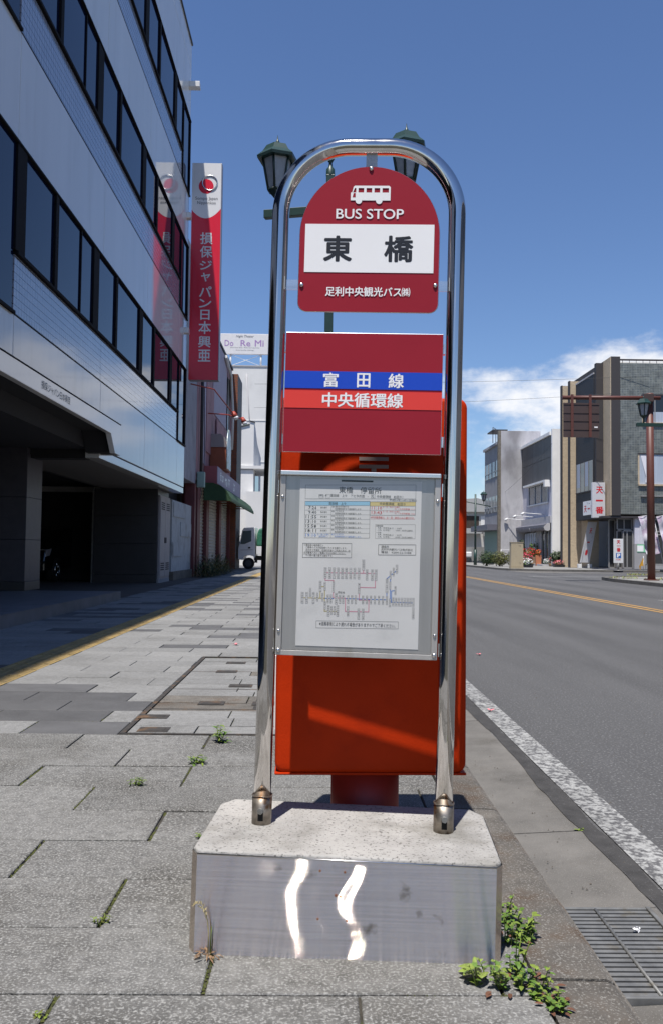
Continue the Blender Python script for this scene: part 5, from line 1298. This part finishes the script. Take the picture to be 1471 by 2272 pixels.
# concrete building behind it
cbd = thing('concrete_building', 'stained grey concrete building with a bare end wall', 'building', (14.5, 69.0, 0))
box('end_wall', 'concrete_stained', cbd, .0, 3.2, 0, .35, 0, 10.72); box('end_wall_edge', 'concrete_mossy', cbd, -.22, -.001, -.02, .36, 0, 10.72)
box('front_wall', 'concrete_grey', cbd, .05, 8, .36, 7.0, 3.0, 9.75); box('roof_slab', 'concrete_stained', cbd, -.12, 8, .36, 7.0, 9.75, 9.95)
for z0_, z1_ in ((7.2, 8.5), (4.25, 5.6)):
    wdw = box('window', 'window_grey', cbd, .02, .045, .9, 6.6, z0_, z1_)
    for k in range(5): box('mullion', 'window_frame', wdw, -.02, .019, .9 + 1.4*k, 1.0 + 1.4*k, z0_, z1_)
    box('rail', 'window_frame', wdw, -.02, .019, .9, 6.6, z0_ + .42, z0_ + .48)
box('canopy', 'shop_awning', cbd, -1.0, .2, .4, 8.0, 2.72, 3.18)
sh = box('shutter', 'shutter_green', cbd, .0, .06, .6, 6.8, 0, 2.7)
for k in range(18): box('slat', 'shutter_green', sh, -.012, 0, .6, 6.8, .15*k + .02, .15*k + .12)
MB().tube([(-.35, 1.5, 9.9), (-.35, 1.5, 11.2), (.3, 3.5, 11.35), (.3, 3.5, 9.9)], .03, 6).build('roof_rail', 'parapet_dark', cbd); box('roof_panel', 'parapet_dark', cbd, -.4, .8, 1.2, 3.6, 10.9, 11.0)
fh = thing('far_house', 'distant cream house with white wall behind the hedge', 'house', (13.5, 85, 0))
box('wall', 'far_cream', fh, -2, 6, 0, 8, 0, 5.2); MB().prism([(-2.4, 4.9), (6.4, 4.9), (6.4, 5.1), (2.0, 6.25), (-2.4, 5.9)], 'y', -.3, 8.3).build('roof', 'far_roof', fh)
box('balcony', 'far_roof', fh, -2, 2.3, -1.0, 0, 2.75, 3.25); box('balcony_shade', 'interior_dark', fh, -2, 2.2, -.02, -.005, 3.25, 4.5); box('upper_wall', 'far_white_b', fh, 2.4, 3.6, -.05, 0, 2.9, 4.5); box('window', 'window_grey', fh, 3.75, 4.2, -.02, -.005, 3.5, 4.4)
for q, (x, z) in enumerate(((2.6, 2.5), (3.9, 1.25))): box('air_unit' if q else 'eave', 'far_roof', fh, x, x + .45, -.5, 0, z, z + .5)
bwl = thing('block_wall', 'grey concrete block wall behind the hedge', 'wall', (12.0, 78, 0))
for k in range(7):
    for q in range(18): box('block', 'block_wall', bwl, -1 + .4*q + (.2 if k % 2 else 0) + .004, -1 + .4*q + .396 + (.2 if k % 2 else 0), 0, .15, .2*k + .004, .2*k + .196)
box('car_roof_panel', 'white_plastic', bwl, -.3, 1.7, -.6, -.1, .45, .95, .1)

# street furniture and plants across the road
cab = thing('control_cabinet', 'tan traffic control cabinet standing at the far kerb', 'cabinet', (11.56, 50.6, 0))
MB().prism([(-.34, -.12), (-.05, -.36), (.34, -.30), (.34, .30), (-.34, .30)], 'z', .1, 1.50).build('housing', 'cabinet_tan', cab, .01); MB().prism([(-.36, -.13), (-.05, -.38), (.36, -.32), (.36, .32), (-.36, .32)], 'z', -.012, .10).build('plinth', 'cabinet_tan_dark', cab)
MB().prism([(-.36, -.13), (-.05, -.38), (.36, -.32), (.36, .32), (-.36, .32)], 'z', 1.50, 1.53).build('lid', 'cabinet_tan', cab)
for z in (1.32, .32): box('hinge', 'cabinet_tan_dark', cab, .06, .18, -.345, -.32, z, z + .03)

def leafball(mb, c, r, n, s, seed, flat=.0, up=.35, shell=.55):
    q = random.Random(seed)
    for _ in range(n):
        d = Vector((q.gauss(0, 1), q.gauss(0, 1), q.gauss(0, 1))).normalized()
        rr = (shell + (1 - shell)*q.random())*(1 + .22*noise.noise(d*2.3 + Vector((seed, 0, 0))))
        p = Vector(c) + Vector((d.x*r[0], d.y*r[1], d.z*r[2]))*rr
        nrm = (d + Vector((q.uniform(-.8, .8), q.uniform(-.8, .8), q.uniform(-.3, .8) + up))).normalized()
        u = nrm.orthogonal().normalized(); u = Matrix.Rotation(q.uniform(0, 6.28), 3, nrm) @ u; v = nrm.cross(u)
        l = s*q.uniform(.6, 1.3); w = l*.5
        mb.add([p - u*l, p + v*w + nrm*w*.2, p + u*l, p - v*w + nrm*w*.2], [(0, 1, 2, 3)])
    return mb
for k, (x, y, rx, lbl, m_) in enumerate(((11.3, 58.2, .62, 'dark clipped hedge bush partly behind the post box', 'leaf_dark'), (11.95, 57.2, .62, 'yellowish clipped hedge bush between two others', 'leaf_olive'), (12.75, 56.4, .66, 'clipped hedge bush beside the red and white flowers', 'leaf_olive'))):
    hb = thing('hedge_bush', lbl, 'bush', (x, y, 0), group='hedge along the far kerb')
    mb_ = leafball(MB(), (0, 0, .55), (rx, .7, .52), 900, .055, 11 + k); leafball(mb_, (.1, 0, .45), (rx*.8, .6, .42), 350, .06, 31 + k)
    mb_.build('foliage', m_, hb); MB().cyl((0, 0, 0), (0, 0, .5), .05, n=6).build('stem', 'wood_box', hb)
def planter(name, label, x, y, w, h, pot, flowers, seed, leaf='leaf_green', fh_=.25, n=120, cat='flower pot', group='flower pots across the road', s=.05):
    t = thing(name, label, cat, (x, y, 0), group=group)
    MB().prism([(-w/2*.85, -.012), (w/2*.85, -.012), (w/2, h), (-w/2, h)], 'y', -w*.28, w*.28).build('pot', pot, t, .01)
    leafball(MB(), (0, 0, h + fh_*.4), (w*.52, w*.35, fh_*.6), n, s*1.1, seed).build('leaves', leaf, t)
    leafball(MB(), (0, -.05, h + fh_*.65), (w*.52, w*.36, fh_*.6), int(n*1.1), s, seed + 1, shell=.8).build('blossom', flowers, t)
    return t
planter('flower_tub', 'crimson flowers heaped behind white ones at the far kerb', 13.1, 54.9, 1.0, .22, 'bag_black', 'petal_crimson', 5, fh_=.55, n=260)
planter('flower_tub', 'white flowers in a low tub at the far kerb edge', 13.0, 54.2, .80, .15, 'bag_black', 'petal_white', 8, fh_=.35, n=200)
planter('flower_box', 'brown wooden box of red flowers before the flower shop', 15.45, 63.6, 1.05, .62, 'wood_box', 'petal_red', 15, fh_=.55, n=220, cat='planter')
planter('flower_pot', 'terracotta pot of orange red flowers beside the wooden box', 15.75, 62.0, .42, .75, 'terracotta', 'petal_orange', 18, fh_=.35, n=110)
planter('flower_pot', 'small pot of white flowers at the flower shop door', 16.0, 60.8, .45, .15, 'bag_black', 'petal_white', 21, fh_=.3, n=110)
planter('flower_pot', 'pot of mixed pink flowers beside the shop doorway', 16.35, 60.3, .65, .2, 'wood_box', 'petal_pink', 24, fh_=.45, n=110, leaf='leaf_olive')
planter('flower_pot', 'low bowl of pink and white flowers by the white pillar', 15.9, 57.2, .75, .14, 'bag_black', 'petal_pink', 27, fh_=.26, n=130)
for k, (x, y, h, m_, lbl) in enumerate(((16.0, 64.2, 1.75, 'leaf_green', 'tall leafy green plant behind the red flower box'), (15.5, 66.0, 1.9, 'leaf_dark', 'slim dark green climber against the concrete wall corner'), (16.4, 59.6, 1.05, 'leaf_dark', 'dark leafy potted plant in the shop doorway'))):
    sh_ = thing('potted_shrub', lbl, 'plant', (x, y, 0), group='leafy plants outside the flower shop')
    leafball(MB(), (0, 0, h*.62), (.52 if k != 1 else .28, .4, h*.42), 420, .085, 50 + k).build('foliage', m_, sh_); MB().cyl((0, 0, 0), (0, 0, h*.6), .035, n=6).build('stem', 'wood_box', sh_); MB().cyl((0, 0, -.01), (0, 0, .22), .14, .18, 10).build('pot', 'bag_black', sh_)
bike = thing('bicycle', 'white bicycle leaning by the concrete wall', 'bicycle', (14.0, 60.5, 0), R(62))
for y_ in (-.52, .52):
    w = MB().tube([(0, y_ + .33*math.cos(t), .33 + .33*math.sin(t)) for t in [2*math.pi*i/28 for i in range(28)]], .016, 6, closed=True).build('wheel', 'rubber', bike)
    for k in range(8): MB().cyl((0, y_, .33), (0, y_ + .32*math.cos(k*math.pi/4), .33 + .32*math.sin(k*math.pi/4)), .004, n=4).build('spoke', 'bike_silver', w)
MB().tube([(0, -.52, .33), (0, -.08, .30), (0, .40, .78), (0, .52, .33)], .018, 6).tube([(0, -.08, .30), (0, -.22, .85)], .018, 6).tube([(0, .40, .70), (0, -.20, .60)], .018, 6).tube([(0, .40, .75), (0, .36, 1.02)], .014, 6).build('frame', 'white_plastic', bike)
MB().prism([(-.35, .85), (-.10, .87), (-.10, .91), (-.35, .93)], 'x', -.07, .07).build('saddle', 'rubber', bike); MB().tube([(-.26, .18, 1.00), (-.2, .36, 1.05), (.2, .36, 1.05), (.26, .18, 1.00)], .013, 6).build('handlebar', 'bike_silver', bike)
box('basket', 'bike_silver', bike, -.16, .16, .46, .74, .72, .96)
rl = thing('white_railing', 'low white pipe railing before the stained concrete wall', 'railing', (13.9, 66.0, 0))
for k in range(2): MB().cyl((0 + 2.0*k, 0, 0), (2.0*k, 0, 1.15), .022, n=6).build('post', 'white_plastic', rl)
for z in (.25, .5, .75, 1.13): MB().cyl((0, 0, z), (2.0, 0, z), .016, n=6).build('rail', 'white_plastic', rl)

# overhead wires
for k, (p, q, sag, lbl) in enumerate(((( -4, 52, 10.95), (19, 49.3, 11.2), .12, 'upper thin overhead wire crossing the street'), ((-4, 52, 9.5), (17.2, 49.4, 10.2), .15, 'lower thin overhead wire crossing the street'), ((14.4, 72, 5.2), (16.2, 60, 8.6), .35, 'thin drooping cable on the flower shop front'))):
    pts = [Vector(p).lerp(Vector(q), t/20) - Vector((0, 0, sag*4*(t/20)*(1 - t/20))) for t in range(21)]
    tag(MB().tube(pts, .008, 5).build('overhead_wire', 'wire'), lbl, 'wire', 'overhead wires')

# ------------------------------------------------------------------ weeds, petals
def leaf(mb, p, d, L, W, droop=.4, n=4, mi=0, fold=.25):
    """one pointed leaf from p along d"""
    d = d.normalized(); side = d.cross(Vector((0, 0, 1)))
    side = side.normalized() if side.length > .05 else Vector((1, 0, 0))
    vs = []; P = Vector(p); dd = d.copy()
    for i in range(n + 1):
        t = i/n; w = W*math.sin(math.pi*min(1, t*.92 + .06))**.8*(1 - .25*t); up = side.cross(dd)
        vs += [P - side*w + up*w*fold, P, P + side*w + up*w*fold]
        dd = (dd + Vector((0, 0, -droop/n))).normalized(); P = P + dd*(L/n)
    fs = []
    for i in range(n): a = i*3; fs += [(a, a+1, a+4, a+3), (a+1, a+2, a+5, a+4)]
    mb.add(vs, fs, mi, True)
def weed(label, name, x, y, stems, H_, leafL, leafW, nl, spread, seed, mats=('leaf_green', 'leaf_lime'), group='weeds in the pavement joints', red=0, z=0.0):
    q = random.Random(seed); t = thing(name, label, 'weed', (x, y, z), group=group)
    lv = MB()
    for s in range(stems):
        a = q.uniform(0, 6.28); r0 = spread*math.sqrt(q.random()); b = Vector((math.cos(a)*r0, math.sin(a)*r0*.7, -.006))
        lean = Vector((math.cos(a), math.sin(a)*.8, 0))*q.uniform(.1, .9)*H_*.5; h = H_*q.uniform(.55, 1.1)
        tip = b + lean + Vector((0, 0, h)); mid = b.lerp(tip, .5) + Vector((0, 0, h*.08))
        MB().tube([b, mid, tip], [.0016, .0013, .0006], 5).build('stem', 'leaf_lime', t)
        for k in range(nl):
            u = (k + .4)/nl; p = b.lerp(mid, u*2) if u < .5 else mid.lerp(tip, u*2 - 1)
            an = k*2.4 + q.uniform(-.5, .5); d = Vector((math.cos(an), math.sin(an), q.uniform(.15, .9)))
            leaf(lv, p, d, leafL*q.uniform(.6, 1.15)*(1 - .3*u), leafW*q.uniform(.7, 1.2), q.uniform(.3, 1.0), mi=0 if q.random() < .6 else 1)
    lv.build('leaves', list(mats), t)
    if red:
        rd = MB()
        for k in range(red):
            a = q.uniform(0, 6.28); r0 = spread*q.uniform(.2, 1.2); leaf(rd, Vector((math.cos(a)*r0, math.sin(a)*r0*.6, .004)), Vector((math.cos(a), math.sin(a), .1)), leafL*.9, leafW*.9, .1)
        rd.build('dead_leaves', 'leaf_rust', t)
    return t
weed('bushy green weed at the front right corner of the base', 'weed', .408, 1.815, 17, .054, .023, 0.0061, 8, .075, 101, red=14)
weed('green weed tuft trailing towards the kerb in front of the drain', 'weed', .462, 1.735, 9, .030, .020, 0.0058, 7, .050, 102, red=10)
weed('upright weed growing along the right side of the base', 'weed', .446, 2.02, 15, .070, .024, 0.0061, 9, .048, 103, red=14)
weed('small weed hugging the right edge of the base further back', 'weed', .442, 2.12, 8, .065, .022, 0.0054, 8, .028, 104, red=4)
weed('single tall weed between the corner tuft and the kerb', 'weed', .422, 1.86, 3, .095, .022, 0.0061, 8, .02, 105)
bl_ = thing('broad_leaf_weed', 'flat broad leaved weed at the lower right of the base', 'weed', (.350, 1.845, 0), group='weeds in the pavement joints')
mb_ = MB()
for k, a in enumerate((2.6, 3.3, 3.9, 4.6)): leaf(mb_, Vector((0, 0, .012)), Vector((math.cos(a), math.sin(a)*.6, .25)), .05, .017, .3)
mb_.build('leaves', 'leaf_lime', bl_)
weed('leafy green weed standing in a joint by the utility cover', 'weed', -.450, 4.06, 7, .085, .055, .007, 6, .022, 106)
weed('low green weed in a paving joint left of the post', 'weed', -.500, 3.63, 7, .036, .040, .006, 6, .028, 107)
weed('small dark weed sprouting from a joint further left', 'weed', -.680, 3.30, 7, .038, .020, .0045, 6, .024, 108)
weed('tiny moss green sprig in the joint left of the base', 'weed', -.500, 2.10, 6, .022, .014, .003, 5, .018, 109, mats=('leaf_lime', 'leaf_olive'))
weed('tiny green sprig in a joint at the middle left', 'weed', -.345, 2.72, 5, .018, .016, .004, 5, .016, 110)
weed('tiny sprig in the joint behind the left tube', 'weed', -.10, 3.62, 5, .035, .02, .004, 5, .012, 111)
weed('tiny green speck of weed at the lower left joint', 'weed', -.515, 1.69, 5, .016, .012, .003, 4, .012, 112, mats=('leaf_lime', 'leaf_olive'))
weed('two tiny leaves on the joint of the gutter apron', 'weed', .945, 3.13, 4, .012, .02, .006, 3, .012, 113, z=-.098)
gs_ = thing('dry_grass', 'dry grass stalk with brown leaves at the left corner of the base', 'grass tuft', (-.232, 1.935, 0))
MB().tube([(.0, 0, 0), (.002, -.004, .05), (-.002, -.008, .085), (-.014, -.012, .112), (-.028, -.014, .120)], [.0022, .002, .0016, .0014, .001], 6).build('stalk', 'straw', gs_)
hd = MB(); q = random.Random(3)
for k in range(70):
    t = k/70; p = Vector((-.002 - .040*t**1.3, -.009 - .006*t, .088 + .036*math.sin(t*2.2))); leaf(hd, p, Vector((q.uniform(-1, .6), q.uniform(-1, 1), q.uniform(-.2, 1))), .010, .0012, .1, 2)
hd.build('seed_head', 'straw', gs_)
gs_.scale = (.8, .8, .95)
dl = MB()
for k in range(34):
    a = q.uniform(0, 6.28); r0 = q.uniform(.0, .03); leaf(dl, Vector((math.cos(a)*r0, math.sin(a)*r0 - .005, .004 + q.random()*.012)), Vector((math.cos(a), math.sin(a)*.7, q.uniform(-.1, .6))), q.uniform(.010, .034), q.uniform(.0018, .0045), q.uniform(.3, 1.6))
dl.build('dead_leaves', 'leaf_dry', gs_); MB().tube([(.006, .003, 0), (.008, 0, .05), (.010, -.004, .07)], [.002, .0016, .0006], 5).build('green_shoot', 'leaf_lime', gs_)
bush = thing('roadside_weeds', 'tall straggly weeds along the front of the pink shop', 'weeds', (-3.55, 29.6, 0))
mb_ = MB(); q = random.Random(5)
for k in range(1500):
    y_ = q.uniform(-2.6, 3.4); x_ = q.uniform(-.35, .30); H_ = (.75 - .06*abs(y_))*q.uniform(.3, 1.0)
    a = q.uniform(0, 6.28); leaf(mb_, Vector((x_, y_, H_*q.random())), Vector((math.cos(a)*.8 + .25, math.sin(a)*.7, q.uniform(.2, 1.3))), q.uniform(.12, .32), q.uniform(.008, .022), q.uniform(.4, 1.4), 3, 0 if q.random() < .72 else 1)
mb_.build('blades', ['leaf_dark', 'leaf_straw'], bush)
for k in range(14): MB().tube([(q.uniform(-.3, .2), q.uniform(-2.3, 3), 0), (q.uniform(-.3, .3), q.uniform(-2.3, 3), .5)], .006, 4).build('stalk', 'leaf_straw', bush)
for k, (x, y, n_, lbl) in enumerate(((11.2, 31.6, 50, 'short grass at the corner of the far pavement'), (12.0, 30.4, 60, 'grass tuft at the foot of the brown pole'), (13.6, 36.6, 90, 'grass strip across the side street behind the brown pole'))):
    t = thing('grass_tuft', lbl, 'grass tuft', (x, y, -.01), group='grass tufts across the road'); mb_ = MB(); q = random.Random(60 + k)
    for _ in range(n_): a = q.uniform(0, 6.28); leaf(mb_, Vector((q.uniform(-.5, .5), q.uniform(-.25, .25), 0)), Vector((math.cos(a)*.6, math.sin(a)*.6, 1)), q.uniform(.08, .2), .012, .8, 3, 0 if q.random() < .6 else 1)
    mb_.build('blades', ['leaf_lime', 'leaf_straw'], t)
for k, (x, y, z, s_, lbl) in enumerate(((1.075, 5.40, -.093, .020, 'pink petal on the white edge line'), (1.55, 8.35, -.096, .024, 'pink petal lying on the asphalt further off'), (-.76, 8.10, .003, .030, 'pink petal on the pavement left of the post'))):
    t = thing('fallen_petal', lbl, 'petal', (x, y, z), R(40*k), group='fallen pink petals')
    mb_ = MB(); 
    for a in (0.3, 2.2, 4.0): leaf(mb_, Vector((0, 0, .002)), Vector((math.cos(a), math.sin(a), .5)), s_*1.5, s_*.5, .2, 3)
    mb_.build('petals', 'petal_pink', t)
t = thing('litter_scrap', 'white paper scrap caught on the drain grate', 'litter', (.845, 2.30, -.097)); mb_ = MB(); q = random.Random(9)
leafball(mb_, (0, 0, .006), (.012, .008, .006), 18, .006, 9); mb_.build('crumpled_paper', 'sign_white', t)
# scattered grit on road and paving
gm = MB(); q = random.Random(77)
for k in range(420):
    if k % 3: x_, y_, z_ = q.uniform(.97, 3.2), q.uniform(2.3, 8), ROAD_Z + .001
    else: x_, y_, z_ = q.uniform(.66, .95), q.uniform(2.5, 6), -.104
    s_ = q.uniform(.0015, .0045); gm.add([(x_-s_, y_-s_, z_), (x_+s_, y_-s_*.7, z_), (x_+s_*.4, y_+s_, z_), (x_, y_, z_ + s_)], [(0, 1, 3), (1, 2, 3), (2, 0, 3)])
tag(gm.build('road_grit', 'kerb_stone'), 'loose grit scattered over asphalt and gutter', 'grit', kind='stuff')

bpy.data.scenes.remove(_ts); bpy.data.objects.remove(_to)
